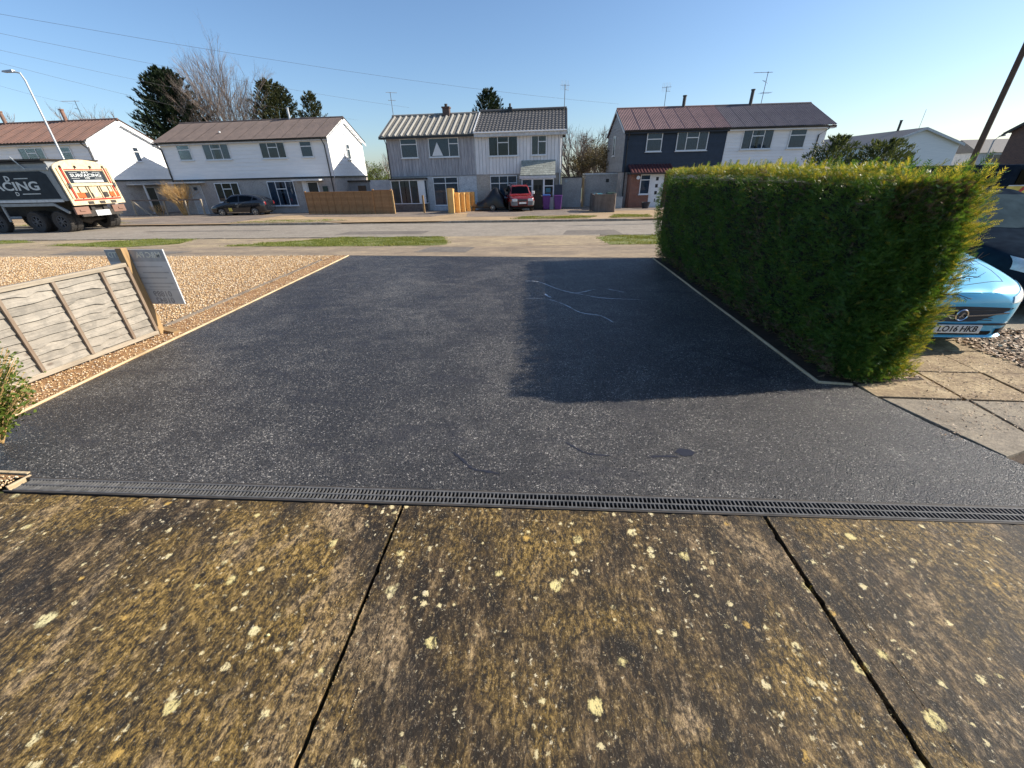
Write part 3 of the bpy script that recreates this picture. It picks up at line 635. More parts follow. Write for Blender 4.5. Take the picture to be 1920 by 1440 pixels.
addg(verge([(-19.6, 23.3), (-13.5, 23.1), (-12.4, 24.4), (-14.0, 25.2), (-18.0, 25.2)], 2600, 0.1, True))
addg(verge([(-2.4, 23.4), (1.8, 23.4), (2.4, 25.0), (-1.8, 25.2)], 7000, 0.1, True, 1.2))
addg(verge([(3.0, 23.6), (5.2, 23.6), (5.4, 25.6), (3.6, 25.8)], 4500, 0.1, True, 1.2))
stuff(link('grass', fast_mesh('grass', np.vstack(GV), np.vstack(GF), 'grass')))

# gravel stones
def stones(n, pts, dens_y, mat, name, s0=.012, s1=.024, flat=False):
    xs = [p[0] for p in pts]; ys = [p[1] for p in pts]
    uu = RNG.uniform(0, 1, n*3); y = min(ys)+(max(ys)-min(ys))*uu**dens_y; x = RNG.uniform(min(xs), max(xs), n*3)
    k = in_poly(pts, x, y); x, y = x[k][:n], y[k][:n]
    if flat: T, TF = np.array([(1, .3, .1), (0, .6, 0), (-1, 0, .15), (0, -.6, 0.05)]), np.array([(0, 1, 2, 3)])
    else: T, TF = oct_, octF
    V, F = scatter(T, TF, np.c_[x, y, RNG.uniform(0.002, .016, len(x))+np.array([gz(t) for t in y])], rdir(len(x)) if not flat else np.c_[rdir(len(x))[:, :2], RNG.normal(0, .2, len(x))], rdir(len(x))*.5+np.array([0, 0, 1]), RNG.uniform(s0, s1, len(x)))
    return stuff(link(name, fast_mesh(name, V, F, mat)))
stones(62000, [(-6.42, 11.3), (-6.05, 5.0), (-6.2, 3.0), (-9, 3.0), (-22, 9.2), (-22, 11.3)], 1.0, 'stones', 'gravel', .011, .022)
stones(4200, [(-5.24, 2.2), (-5.3, 2.85), (-6.0, 11.3), (-6.4, 11.3), (-6.05, 5.0), (-6.3, 3.0), (-5.6, 1.9)], 1.5, 'stones', 'gravel', .005, .016)
stones(500, [(-4.7, 1.7), (-4.08, 1.7), (-4.08, 1.95), (-4.7, 1.95)], 1, 'stones', 'gravel', .005, .014)

# ------------------------------------------------------------------ houses
class House:
    def __init__(s, name, label, loc, rot=0.0): s.t = thing(name, label, 'house', loc, rot)
def Pf(x0=0): return lambda s, o, z: (s, -o, z)
def Pr(W): return lambda s, o, z: (W+o, s, z)
def Pl(): return lambda s, o, z: (-o, s, z)
def core(t, W, D, eave, ridge, matl, matu, split=2.6, xo=0.0):
    m = M(); m.box(0, W, 0, D, -0.4, split); m.build('lower_wall', matl, t)
    m = M(); poly = [(0.01, split), (D-0.01, split), (D-0.01, eave), (D/2, ridge), (0.01, eave)]
    m.prism(poly, lambda p, k: (0.01+(W-0.02)*k, p[0], p[1])); m.build('upper_wall', matu, t)
def laps(t, P, s0, s1, z0, z1, pitch, mat, clip=None, name='cladding_board'):
    n = round((z1-z0)/pitch); h = (z1-z0)/n
    for i in range(n):
        a, b = s0, s1; za, zb = z0+i*h, z0+(i+1)*h
        if clip:
            r = clip(za+h*0.98)
            if r is None: continue
            a, b = max(a, r[0]), min(b, r[1])
            if b-a < 0.1: continue
        M().hexa([P(a, .002, za), P(b, .002, za), P(b, .034, za), P(a, .034, za), P(a, .002, zb-.002), P(b, .002, zb-.002), P(b, .012, zb-.002), P(a, .012, zb-.002)]).build(name, mat, t)
def verts_boards(t, P, s0, s1, z0, z1, w, mat):
    n = round((s1-s0)/w); w = (s1-s0)/n
    for i in range(n):
        j = random.uniform(0, .006)
        M().box(s0+i*w+0.012, s0+(i+1)*w-0.012, .002, .026+j, z0+random.uniform(-.02, 0), z1, P=lambda a, b, c: P(a, b, c)).build('cladding_board', mat, t)
    M().box(s0, s1, .001, .008, z0, z1, P=lambda a, b, c: P(a, b, c)).build('board_backing', 'greyboard', t)
def window(t, P, s0, s1, z0, z1, cols, curt='curt', top=0.3, fmat='white', sill=True, base=0.036, cur=1.0):
    """cols: list of (relative width, toplight?)"""
    fw = 0.06; o0, o1 = base, base+0.055
    f = M(); B = lambda a, b, c, d, e=o0, g=o1, mm=0: f.box(a, b, e, g, c, d, mm, P=P)
    B(s0, s1, z0, z0+fw); B(s0, s1, z1-fw, z1); B(s0, s0+fw, z0+fw, z1-fw); B(s1-fw, s1, z0+fw, z1-fw)
    tot = sum(c[0] for c in cols); x = s0+fw; iw = (s1-s0-2*fw); panes = []
    for i, (w, tl) in enumerate(cols):
        xe = x+iw*w/tot
        if i < len(cols)-1: B(xe-0.025, xe+0.025, z0+fw, z1-fw)
        a = x+(0.025 if i else 0); b = xe-(0.025 if i < len(cols)-1 else 0)
        if tl:
            zt = z1-fw-(z1-z0-2*fw)*top; B(a, b, zt-0.03, zt+0.03); panes += [(a, b, z0+fw, zt-0.03), (a, b, zt+0.03, z1-fw)]
        else: panes.append((a, b, z0+fw, z1-fw))
        x = xe
    if sill: f.box(s0-0.06, s1+0.06, o0, o1+0.06, z0-0.05, z0-0.002, P=P)
    f.box(s0+0.01, s1-0.01, base-0.004, base+0.004, z0+0.01, z1-0.01, 1, P=P)
    fo = f.build('window', [fmat, 'inside'], t)
    for a, b, c, d in panes:
        M().box(a-.004, b+.004, base+0.034, base+0.04, c-.004, d+.004, P=P).build('pane', 'glass', fo)
    if curt:
        cm = M(); nn = max(8, int((s1-s0)*22)); za, zb = z0+fw, z1-fw
        gaps = random.uniform(.38, .5) if cur < 1 else 0.5
        for (a, b) in (((s0+fw, s0+fw+iw*cur/2), (s1-fw-iw*cur/2, s1-fw)) if cur < 1 else ((s0+fw, s1-fw),)):
            for k in (0, 1):
                cm.grid(max(4, int(nn*(b-a)/(s1-s0))), 1, lambda uu, vv, a=a, b=b, k=k: P(a+(b-a)*uu, base+0.012+0.007*math.sin(uu*(b-a)*55)+0.0015*k, za+(zb-za)*vv))
        cm.build('curtain', curt, fo, smooth='all')
    return fo
def panel_door(t, P, s0, s1, z0, z1, mat, fmat='white', glassy=None, base=0.0, handle=True):
    f = M(); f.box(s0, s0+.06, base, base+.07, z0, z1, P=P); f.box(s1-.06, s1, base, base+.07, z0, z1, P=P); f.box(s0+.06, s1-.06, base, base+.07, z1-.06, z1, P=P)
    fo = f.build('door_frame', fmat, t)
    d = M(); d.box(s0+.062, s1-.062, base+.01, base+.045, z0, z1-.062, P=P)
    w = s1-s0-.124; hh = z1-z0
    for (a, b, c, e) in ((.12, .46, .06, .42), (.54, .88, .06, .42)) + (((.12, .46, .48, .78), (.54, .88, .48, .78)) if not glassy else ()):
        d.box(s0+.062+w*a, s0+.062+w*b, base+.045, base+.055, z0+hh*c, z0+hh*e, P=P)
    do = d.build('door', mat, t, bevel=0.004)
    for (a, b, c, e) in (glassy or ()):
        M().box(s0+.062+w*a, s0+.062+w*b, base+.045, base+.052, z0+hh*c, z0+hh*e, P=P).build('pane', 'trim' if mat == 'white' else 'glass', do)
    if handle: M().box(s1-.16, s1-.1, base+.056, base+.08, z0+hh*.47, z0+hh*.5, P=P).build('handle', 'chrome', do)
    return do
def roof_sheets(t, x0, x1, D, eave, ridge, oh, mat, wave, amp, sheet_w, name='roof_sheet'):
    """corrugated sheets on both slopes, each a part"""
    n = round((x1-x0)/sheet_w); sw = (x1-x0)/n; nw = max(1, round(sw/wave)); my = D/2
    slope = (ridge-eave)/(D/2); zr = ridge+0.05; ze = eave+0.05-slope*oh
    for side in (0, 1):
        m = M(); seg = nw*6
        for layer in (0, 1):
            m.grid(seg, 1, lambda uu, vv: (sw*uu*1.0+0.03*(uu > .999), (-oh+(my+oh)*vv) if side == 0 else (D+oh-(my+oh)*vv), ze+(zr-ze)*vv+amp*math.cos(2*math.pi*nw*uu)-0.012*layer+0.012*uu))
        me = m.mesh(name, mat, 'all' if amp < .02 else 50)
        for i in range(n):
            o = link(name, me, t); o.location = (x0+i*sw, 0, random.uniform(0, .006))
    M().tube([(x0, my, zr+amp), (x1, my, zr+amp)], 0.07, 8).build('ridge_cap', mat, t, smooth=True)
def trims(t, x0, x1, D, eave, ridge, oh, fascia='gtrim', gutter='trim', barge='white', ends=(1, 1), bw=0.2, drop=0.0):
    slope = (ridge-eave)/(D/2); ze = eave-slope*oh
    M().box(x0, x1, -oh+.04, -oh+.07, ze-0.17, ze+0.02).build('fascia', fascia, t)
    M().box(x0, x1, -oh+.07, -.01, ze-0.165, ze-0.14).build('soffit', fascia, t)
    g = M()
    for k in range(5): pass
    g.prism([(-oh-.07, ze+.01), (-oh-.06, ze-.05), (-oh-.02, ze-.08), (-oh+.03, ze-.06), (-oh+.038, ze+.01)], lambda p, k: (x0+(x1-x0)*k, p[0], p[1])); g.build('gutter', gutter, t)
    for e, xx in zip(ends, ((x0-.005, x0-.045), (x1+.045, x1+.005))):
        if not e: continue
        for sgn in (0, 1):
            a = (-oh-.01, ze-.03-drop) if sgn == 0 else (D+oh+.01, ze-.03-drop); b = (D/2, ridge-.02-drop)
            M().prism([a, b, (b[0], b[1]-bw-.03), (a[0], a[1]-bw)], lambda p, k: (xx[k], p[0], p[1])).build('barge_board', barge, t)
def downpipe(t, x, oh, eave, zb, mat='trim', y=-0.07, bend=True, x2=None):
    x2 = x if x2 is None else x2
    pts = [(x, -oh-.02, eave-.12), (x, -oh-.02, eave-.25), (x2, y, eave-.6), (x2, y, zb)] if bend else [(x, y, eave-.12), (x, y, zb)]
    M().tube(pts, 0.04, 8).build('downpipe', mat, t, smooth=True)
def chimney_flue(t, x, y, z0, z1, r, mat='dsteel', cap=True):
    m = M().tube([(x, y, z0), (x, y, z1)], r, 10)
    if cap: m.tube([(x, y, z1-.02), (x, y, z1+.05)], r*1.3, 10)
    m.build('flue', mat, t, smooth=True)
def aerial(loc, h, label, kind=0, rot=0.0):
    t = thing('tv_aerial', label, 'aerial', loc, rot)
    M().tube([(0, 0, -.3), (0, 0, h)], .022, 6).build('mast', 'dsteel', t)
    b = M()
    def yagi(z, L, n, w, vert=False, a0=-.4):
        b.tube([(a0*L, 0, z), ((1+a0)*L, 0, z)], .014, 5)
        for i in range(n):
            x = a0*L+L*(i+.3)/n
            if vert: b.tube([(x, 0, z-w), (x, 0, z+w)], .008, 4)
            else: b.tube([(x, -w, z), (x, w, z)], .008, 4)
    if kind == 0: yagi(h-.03, .9, 9, .17); yagi(h-.55, .6, 5, .25)
    elif kind == 1: yagi(h-.05, .7, 6, .3, True, -.5); b.tube([(0, 0, h-.3), (.3, .05, h-.35)], .012, 5)
    else: yagi(h-.05, 1.45, 15, .14, False, -.75); yagi(h-1.35, .9, 5, .4, False, -.3); b.tube([(0, 0, h-.6), (-.3, 0, h-.55), (.2, 0, h-.75)], .012, 4)
    b.build('antenna', 'steel', t); return t

DP = 6.3
# ---- house B: white weatherboard pair with brown roof
W = 14.35
hB = House('semi_detached_house', 'white weatherboard house pair with brown-mauve roof behind the black hatchback', (-32.25, 34.3, -0.56)).t
core(hB, W, DP, 5.5, 6.95, 'render', 'wboard', 2.66)
laps(hB, Pf(), 0, W, 2.72, 5.5, 0.28, 'wboard')
clipg = lambda z: (0, DP) if z < 5.5 else ((z-5.5)/(1.45/(DP/2)), DP-(z-5.5)/(1.45/(DP/2)))
laps(hB, Pr(W), 0, DP, 2.72, 6.9, 0.28, 'wboard', clipg)
for p_ in (Pf(), Pr(W)): M().box(0.0, W if p_(0, 0, 0)[0] == 0 else DP, .001, .06, 2.6, 2.715, P=p_).build('band', 'trim', hB)
M().box(W, W+.05, -.05, 0, 2.6, 5.5).build('corner_board', 'gtrim', hB)
roof_sheets(hB, -.3, W+.2, DP, 5.5, 6.95, .35, 'roof_b', .075, .008, 1.21)
trims(hB, -.3, W+.2, DP, 5.5, 6.95, .35, drop=.04)
downpipe(hB, .08, .35, 5.5, 0); downpipe(hB, W-.25, .35, 5.5, 0)
P = Pf()
window(hB, P, 1.44, 2.6, 4.1, 5.2, [(1, 1)], 'curt'); window(hB, P, 3.72, 6.0, 4.08, 5.2, [(1, 0), (1.35, 1), (1, 0)], 'curt', cur=.8)
window(hB, P, 8.66, 10.8, 4.06, 5.18, [(1, 0), (1.35, 1), (1, 0)], 'curtd'); window(hB, P, 12.05, 13.05, 4.08, 5.18, [(1, 1)], 'curt')
window(hB, P, 3.67, 5.83, 0.95, 2.42, [(1, 0), (1.35, 1), (1, 0)], 'curtd', cur=.6); window(hB, P, 8.42, 10.75, 0.6, 2.45, [(1, 0), (1.35, 1), (1, 0)], 'curt', cur=.9)
for a, b, c in ((.1, 2.9, 2.5), (11.0, 13.4, 2.48)): M().box(a, b, -.75, 0, c-.06, c+.05).build('door_canopy', 'gtrim', hB, bevel=.01)
panel_door(hB, P, 1.3, 2.35, .05, 2.3, 'gdoor', 'gtrim', glassy=((.3, .7, .82, .93),)); panel_door(hB, P, 11.9, 12.85, .05, 2.35, 'ddoor')
M().box(11.45, 11.85, 0, .03, .1, 2.4, P=P).build('door_side_panel', 'white', hB); M().box(13.2, 13.6, .03, .1, 1.6, 2.0, P=P).build('hose_reel', 'darkbin', hB)
window(hB, Pr(W), 2.95, 3.5, 3.95, 5.1, [(1, 1)], None)
M().tube([(W+.04, 2.4, 5.9), (W+.04, 2.5, 4.0)], .012, 5).build('cable', 'grime', hB)
chimney_flue(hB, 9.85, DP/2, 6.7, 7.75, .09, 'steel')
M().tube([(4.9, .9, 6.02), (4.9, .9, 6.12)], .07, 8).build('roof_vent', 'white', hB)
# ---- house A
hA = House('semi_detached_house', 'white house pair with red-brown ribbed roof at the far left behind the truck', (-50.85, 32.4, -0.45)).t
WA = 14.35
core(hA, WA, DP, 5.55, 7.1, 'render', 'wboard', 2.66)
laps(hA, Pf(), 0, WA, 2.72, 5.55, .28, 'wboard'); 
clipa = lambda z: (0, DP) if z < 5.55 else ((z-5.55)/(1.55/(DP/2)), DP-(z-5.55)/(1.55/(DP/2)))
laps(hA, Pr(WA), 0, DP, 2.72, 7.0, .28, 'wboard', clipa)
for p_, L_ in ((Pf(), WA), (Pr(WA), DP)): M().box(0, L_, .001, .06, 2.6, 2.715, P=p_).build('band', 'trim', hA)
roof_sheets(hA, -.3, WA+.2, DP, 5.55, 7.1, .35, 'roof_a', .3, .022, 1.2)
trims(hA, -.3, WA+.2, DP, 5.55, 7.1, .35, bw=.3, drop=.05)
downpipe(hA, WA-.2, .35, 5.5, 0, x2=WA-.1)
window(hA, P, 7.95, 10.2, 3.95, 5.1, [(1, 0), (1.35, 1), (1, 0)], 'curtd', cur=.7); window(hA, P, 11.6, 12.65, 3.95, 5.1, [(1, 1)], 'curtd'); window(hA, P, 2.4, 4.6, 3.95, 5.1, [(1, 0), (1.35, 1), (1, 0)], 'curt')
window(hA, Pr(WA), 3.45, 4.0, 4.1, 5.2, [(1, 1)], 'curt')
panel_door(hA, Pr(WA), 3.2, 4.1, 0, 2.1, 'ddoor', 'gtrim'); M().box(1.6, 5.6, .03, .8, 2.3, 2.38, P=Pr(WA)).build('door_canopy', 'gtrim', hA)
M().tube([(WA+.7, 2.5, 0), (WA+.7, 2.5, 2.3)], .06, 6).build('canopy_post', 'white', hA)
chimney_flue(hA, 3.9, DP/2, 6.8, 8.0, .13, 'roof_a'); chimney_flue(hA, 9.75, DP/2, 6.8, 7.95, .13, 'roof_a')
# ---- house C: left grey half, right white half
hC = House('semi_detached_house', 'house pair with grey left half and white right half behind the red off-roader', (-13.2, 34.4, -0.6)).t
WC = 13.55; MC = 6.95
core(hC, WC, DP, 5.4, 6.85, 'render', 'greyboard', 2.62)
verts_boards(hC, P, 0.02, MC-.03, 2.62, 5.35, .262, 'gboard'); verts_boards(hC, P, MC+.03, WC-.02, 2.62, 5.35, .262, 'pboard')
verts_boards(hC, Pr(WC), 0.05, DP-.05, 2.62, 5.35, .3, 'pboard')
M().box(MC-.03, MC+.03, .0, .045, 2.6, 5.4, P=P).build('party_trim', 'gtrim', hC)
M().box(0, MC, .0, .05, 2.55, 2.62, P=P).build('band', 'greyboard', hC)
for a, b, mm in ((2.95, 3.4, 'gtrim'), (5.5, MC, 'whiter'), (MC, 8.0, 'beiger'), (10.2, 10.6, 'beiger'), (13.1, WC, 'beiger')):
    M().box(a+.002, b-.002, .001, .02, -.1, 2.54, P=P).build('wall_panel', mm, hC)
# left half roof: wide pans with raised ribs
nP = 15; pw = (MC+.33)/nP; oh = .38; sl_ = 1.45/(DP/2)
def slopept(x, v, dz, side=0): 
    yy = (-oh+(DP/2+oh)*v); z = 5.4-sl_*oh+(1.45+sl_*oh)*v+dz
    return (x, yy if side == 0 else DP-yy, z)
for side in (0, 1):
    pm = M(); rm = M()
    pm.hexa([slopept(0, 0, .04, side), slopept(pw, 0, .04, side), slopept(pw, 1, .04, side), slopept(0, 1, .04, side), slopept(0, 0, .07, side), slopept(pw, 0, .07, side), slopept(pw, 1, .07, side), slopept(0, 1, .07, side)])
    poly = [(pw*.5-.1, .071), (pw*.5-.07, .13), (pw*.5-.03, .155), (pw*.5+.03, .155), (pw*.5+.07, .13), (pw*.5+.1, .071)]
    rm.prism(poly, lambda p, k: slopept(p[0], k, p[1], side))
    pme, rme = pm.mesh('roof_panel', 'roof_c'), rm.mesh('roof_rib', 'roof_cr', 40)
    for i in range(nP):
        o = link('roof_panel', pme, hC); o.location = (-.35+i*pw, 0, 0)
        r = link('roof_rib', rme, hC); r.location = (-.35+i*pw, 0, random.uniform(-.006, .004))
M().tube([(-.35, DP/2, 6.97), (MC, DP/2, 6.97)], .09, 8).build('ridge_cap', 'roof_cr', hC, smooth=True)
# right half roof: courses of rolled tiles, one mesh per course
rows = 11; tx0, tx1 = MC+.05, WC+.3; ntx = 26
for side in (0, 1):
    m = M()
    for r in range(rows):
        v0 = r/rows; v1 = (r+1.12)/rows if r < rows-1 else 1.0
        for layer in (0,):
            m.grid(ntx*4, 1, lambda uu, vv: slopept(tx0+(tx1-tx0)*uu, v0+(v1-v0)*vv, .17-.05*vv+.022*math.cos(2*math.pi*ntx*uu), side))
            m.grid(ntx*4, 1, lambda uu, vv: slopept(tx0+(tx1-tx0)*uu, v0+.0001, .17-.06*vv+.022*math.cos(2*math.pi*ntx*uu)*(1-vv), side))
        m.v
    m.box(tx0, tx1, 0, .01, 5.3, 5.31)
    stuff(m.build('roof_tiles', 'roof_t', hC))
M().tube([(tx0, DP/2, 7.05), (tx1, DP/2, 7.05)], .11, 8).build('ridge_cap', 'roof_t', hC, smooth=True)
for sgn in (0, 1):
    M().hexa([slopept(a, v, z, sgn) for z in (.05, .22) for (a, v) in ((MC-.03, 0), (MC+.05, 0), (MC+.05, 1), (MC-.03, 1))]).build('verge_strip', 'gtrim', hC)
    M().hexa([slopept(a, v, z, sgn) for z in (-.12, .2) for (a, v) in ((tx1, 0), (tx1+.05, 0), (tx1+.05, 1), (tx1, 1))]).build('barge_board', 'roof_t', hC)
    M().hexa([slopept(a, v, z, sgn) for z in (-.12, .06) for (a, v) in ((-.4, 0), (-.35, 0), (-.35, 1), (-.4, 1))]).build('barge_board', 'roof_c', hC)
ze_ = 5.4-sl_*oh
M().box(-.35, MC-.04, -oh-.02, -oh+.05, ze_-.1, ze_+.03).build('gutter', 'trim', hC, bevel=.01); M().box(-.35, MC-.04, -oh+.05, -.005, ze_-.1, ze_-.07).build('soffit', 'gtrim', hC)
M().box(MC+.04, tx1, -oh-.02, -oh+.05, ze_-.16, ze_+.1).build('fascia', 'gtrim', hC); M().box(MC+.04, tx1, -oh+.05, -.005, ze_-.16, ze_-.13).build('soffit', 'gtrim', hC); M().tube([(MC+.05, -oh-.07, ze_+.1), (tx1, -oh-.07, ze_+.1)], .055, 6).build('gutter', 'white', hC, smooth=True)
downpipe(hC, .03, oh, 5.4, 0, 'grime'); downpipe(hC, WC-.12, oh, 5.4, 0, 'gtrim')
window(hC, P, 1.14, 2.47, 3.85, 5.15, [(1, 1)], 'curt', top=.28)
window(hC, P, 3.36, 5.72, 3.85, 5.13, [(2.2, 0), (1, 1)], 'curt'); window(hC, P, 8.0, 10.25, 3.8, 5.1, [(1, 0), (1.25, 1), (1, 0)], 'curtd', cur=.4); window(hC, P, 11.25, 12.4, 3.8, 5.08, [(1, 0), (1.2, 1)], 'curty', cur=1)
M().add([P(3.6, .12, 3.95), P(4.45, .12, 3.95), P(4.05, .12, 4.85), P(3.6, .1, 3.95), P(4.45, .1, 3.95), P(4.05, .1, 4.85)], [(0, 1, 2), (5, 4, 3), (0, 3, 4, 1), (1, 4, 5, 2), (2, 5, 3, 0)]).build('window_triangle', 'white', hC)
window(hC, P, 3.42, 5.45, .45, 2.5, [(1, 1), (1, 1)], 'curt', top=.2); M().box(3.35, 5.6, .02, .35, .05, .38, P=P).build('window_step', 'whiter', hC)
window(hC, P, 8.03, 10.15, .95, 2.5, [(1, 1), (1, 1), (1, 1)], 'curt', top=.33)
# bay window on the left
by = M(); by.box(.15, 2.75, -.85, 0, -.2, .62); by.build('bay_plinth', 'stone', hC)
Pb = lambda s, o, z: (s, -.8-o, z)
window(hC, Pb, .22, 2.45, .64, 2.35, [(.8, 0), (1, 0), (.8, 0)], 'curty', sill=False, base=0.0, cur=.98)
M().box(2.45, 2.9, -.82, -.76, .64, 2.35).build('bay_post', 'white', hC)
window(hC, lambda s, o, z: (2.86+o, s, z), -.76, -.05, .64, 2.35, [(1, 0)], None, sill=False, base=0)
M().box(.26, 2.4, -.755, -.01, .63, 2.34).build('bay_inside', 'inside', hC)
M().box(.1, 3.0, -.95, 0, 2.36, 2.46).build('bay_roof', 'grime', hC, bevel=.01)
# porch with lean-to roof
pr = M(); pr.hexa([(10.5, -1.25, 2.42), (13.1, -1.25, 2.42), (13.1, 0, 3.42), (10.5, 0, 3.42), (10.5, -1.25, 2.47), (13.1, -1.25, 2.47), (13.1, 0, 3.47), (10.5, 0, 3.47)]); pr.build('porch_roof', 'tile_p', hC)
for r in range(8):
    n_ = 11
    for k in range(n_+(r % 2)):
        w_ = 2.6/n_; a = max(0, (k-(.5 if r % 2 else 0))*w_); b = min(2.6, (k+(.5 if r % 2 else 1))*w_)
        v0, v1 = r/8, (r+1)/8
        f3 = lambda x, v, d: (10.5+x, -1.3+1.28*v, 2.45+1.0*v+d)
        M().hexa([f3(a+.006, v0, .025), f3(b-.006, v0, .025), f3(b-.006, v1, .03), f3(a+.006, v1, .03), f3(a+.006, v0, .055), f3(b-.006, v0, .055), f3(b-.006, v1, .04), f3(a+.006, v1, .04)]).build('porch_tile', 'tile_p', hC)
M().box(10.45, 13.15, -1.36, -1.3, 2.25, 2.44).build('porch_fascia', 'gtrim', hC); M().box(10.66, 13.0, -1.2, -.001, 0, 2.24).build('porch_wall', 'inside', hC)
Pp = lambda s, o, z: (s, -1.2-o, z)
window(hC, Pp, 10.6, 11.4, .9, 2.24, [(1, 1)], 'curt', sill=False, base=0, top=.36); window(hC, Pp, 12.28, 13.02, .9, 2.24, [(1, 1)], 'curtd', sill=False, base=0, top=.36)
M().box(10.6, 11.4, .0, .05, 0, .89, P=Pp).build('porch_panel', 'white', hC); M().box(12.28, 13.02, .0, .05, 0, .89, P=Pp).build('porch_panel', 'white', hC)
M().box(12.42, 12.78, .045, .05, 1.3, 1.6, P=Pp).build('notice', 'tealbin', hC)
panel_door(hC, Pp, 11.41, 12.27, 0, 2.24, 'ddoor', glassy=((.15, .45, .5, .8), (.55, .85, .5, .8)))
M().box(-9, -8.9, 0, .01, 0, .01)
# chimneys
ch = M(); ch.box(3.95, 4.5, DP/2-.25, DP/2+.25, 6.7, 7.35); ch.box(3.9, 4.55, DP/2-.3, DP/2+.3, 7.35, 7.45); co_ = ch.build('chimney', 'dbrick', hC); M().tube([(4.22, DP/2, 7.45), (4.22, DP/2, 7.65)], .12, 10).build('chimney_pot', 'grime', co_)
ch = M(); ch.box(9.2, 9.55, DP/2-.2, DP/2+.2, 6.8, 7.25); co_ = ch.build('chimney', 'trim', hC); M().tube([(9.38, DP/2, 7.25), (9.38, DP/2, 7.5)], .08, 10).build('chimney_pot', 'grime', co_)
# ---- house D
hD = House('semi_detached_house', 'house pair with navy left half and white right half behind the hedge', (4.95, 34.6, -0.6), R_(4)).t
WD = 14.35; MD = 7.35; DD = 6.8
core(hD, WD, DD, 5.3, 6.85, 'render', 'navy', 2.5)
M().box(0.05, MD-.02, -.012, 0.02, 2.5, 5.28).build('upper_wall', 'navy', hD)
laps(hD, P, 0, MD-.03, 2.55, 5.25, .2, 'navy'); laps(hD, P, MD+.03, WD, 2.55, 5.25, .2, 'wboard')
clipd = lambda z: (0, DD) if z < 5.3 else ((z-5.3)/(1.55/(DD/2)), DD-(z-5.3)/(1.55/(DD/2)))
laps(hD, Pl(), 0, DD, 2.55, 6.8, .2, 'greyboard', clipd); laps(hD, Pr(WD), 0, DD, 2.55, 6.8, .2, 'wboard', clipd)
M().box(MD-.03, MD+.03, 0, .05, 2.5, 5.3, P=P).build('party_trim', 'white', hD)
roof_sheets(hD, -.15, MD, DD, 5.3, 6.85, .35, 'roof_d1', .125, .018, 1.07); roof_sheets(hD, MD, WD+.35, DD, 5.3, 6.85, .35, 'roof_d2', .125, .018, 1.05)
trims(hD, -.15, MD, DD, 5.3, 6.85, .35, 'navy', 'trim', 'gtrim', (1, 0), .12); trims(hD, MD+.01, WD+.35, DD, 5.3, 6.85, .35, 'white', 'trim', 'gtrim', (0, 1), .12)
window(hD, P, 1.57, 2.7, 3.82, 5.03, [(1, 1)], 'curt', top=.33); window(hD, P, 3.75, 6.0, 3.82, 5.03, [(1, 0), (1.35, 1), (1, 0)], 'curt')
window(hD, P, 8.45, 10.65, 3.8, 5.03, [(1, 0), (1.35, 1), (1, 0)], 'curt', cur=.9); window(hD, P, 11.8, 12.98, 3.8, 5.0, [(1, 1)], 'curt')
window(hD, Pl(), 3.2, 4.0, 3.7, 5.1, [(1, 0)], 'curt')
M().box(.45, 3.6, -.01, .0, 0, 2.44).build('brick_facing', 'brick', hD)
M().box(.5, 1.93, -1.0, -.011, -.2, 2.42).build('porch_wall', 'brick', hD)
window(hD, lambda s, o, z: (s, -1.0-o, z), 1.2, 1.95, 1.02, 2.35, [(1, 1)], 'curt', base=0.0, top=.25)
panel_door(hD, P, 1.96, 2.95, .0, 2.35, 'white', base=.9, glassy=((.4, .62, .82, .92), (.4, .62, .62, .72), (.4, .62, .42, .52), (.4, .62, .2, .3)))
M().tube([(1.0, -1.03, 2.15), (1.0, -1.2, 2.15)], .13, 10).build('wall_lantern', 'white', hD)
for k in range(14):
    a = .4+k*.23; m = M(); f3 = lambda s, v, d: (a+s, -1.4+1.39*v, 2.45+.55*v+d)
    poly = [(0, 0), (.05, .04), (.11, .055), (.17, .04), (.22, 0), (.22, -.02), (0, -.02)]
    m.prism(poly, lambda p, kk: f3(p[0], kk, p[1])); m.build('porch_tile', 'tile_r', hD, smooth=50)
M().box(.4, 3.6, -1.38, -.012, 2.36, 2.44).build('porch_fascia', 'trim', hD)
downpipe(hD, .2, .35, 5.2, 0, x2=.2); downpipe(hD, WD-.1, .35, 5.2, 0, x2=WD-.5)
chimney_flue(hD, 5.0, DD/2, 6.7, 7.6, .12); chimney_flue(hD, 10.1, DD/2, 6.7, 7.85, .12)
# ---- side yard blocks
g1 = thing('garage', 'flat-roofed grey rendered side store beside the navy house', 'garage', (2.35, 36.2, -.62))
M().box(0, 2.75, 0, 3.5, -.1, 2.42).build('wall', 'render', g1); M().box(-.06, 2.8, -.06, 3.55, 2.42, 2.52).build('roof', 'gtrim', g1); M().box(1.62, 1.87, -.012, 0, 1.85, 2.1).build('vent', 'trim', g1)
g2 = thing('garden_wall', 'stained rendered yard wall between the two right-hand house pairs', 'wall', (.42, 35.6, -.6))
M().box(0, 1.6, 0, .22, -.1, 2.22).build('wall', 'render', g2); M().box(-.02, 1.62, -.03, .25, 2.22, 2.3).build('coping', 'grime', g2); M().box(1.66, 1.8, -.02, .1, -.1, 2.2).build('gate_post', 'newpost', g2)
M().lathe([(0.0, 0), (.13, 0), (.13, -.03), (0, -.03)], (.35, -.002, 2.0), 12, axis='y').build('meter_cover', 'steel', g2)
g3 = thing('garden_wall', 'pale rendered yard wall left of the grey-boarded house', 'wall', (-17.9, 36.5, -.62))
M().box(1.9, 4.6, 0, .22, -.1, 2.4).build('wall', 'whiter', g3); M().box(0, 1.85, .05, .2, -.1, 2.3).build('wall', 'greyboard', g3); M().box(.8, 1.5, -.01, .05, 0, 2.0).build('gate', 'barkd', g3)
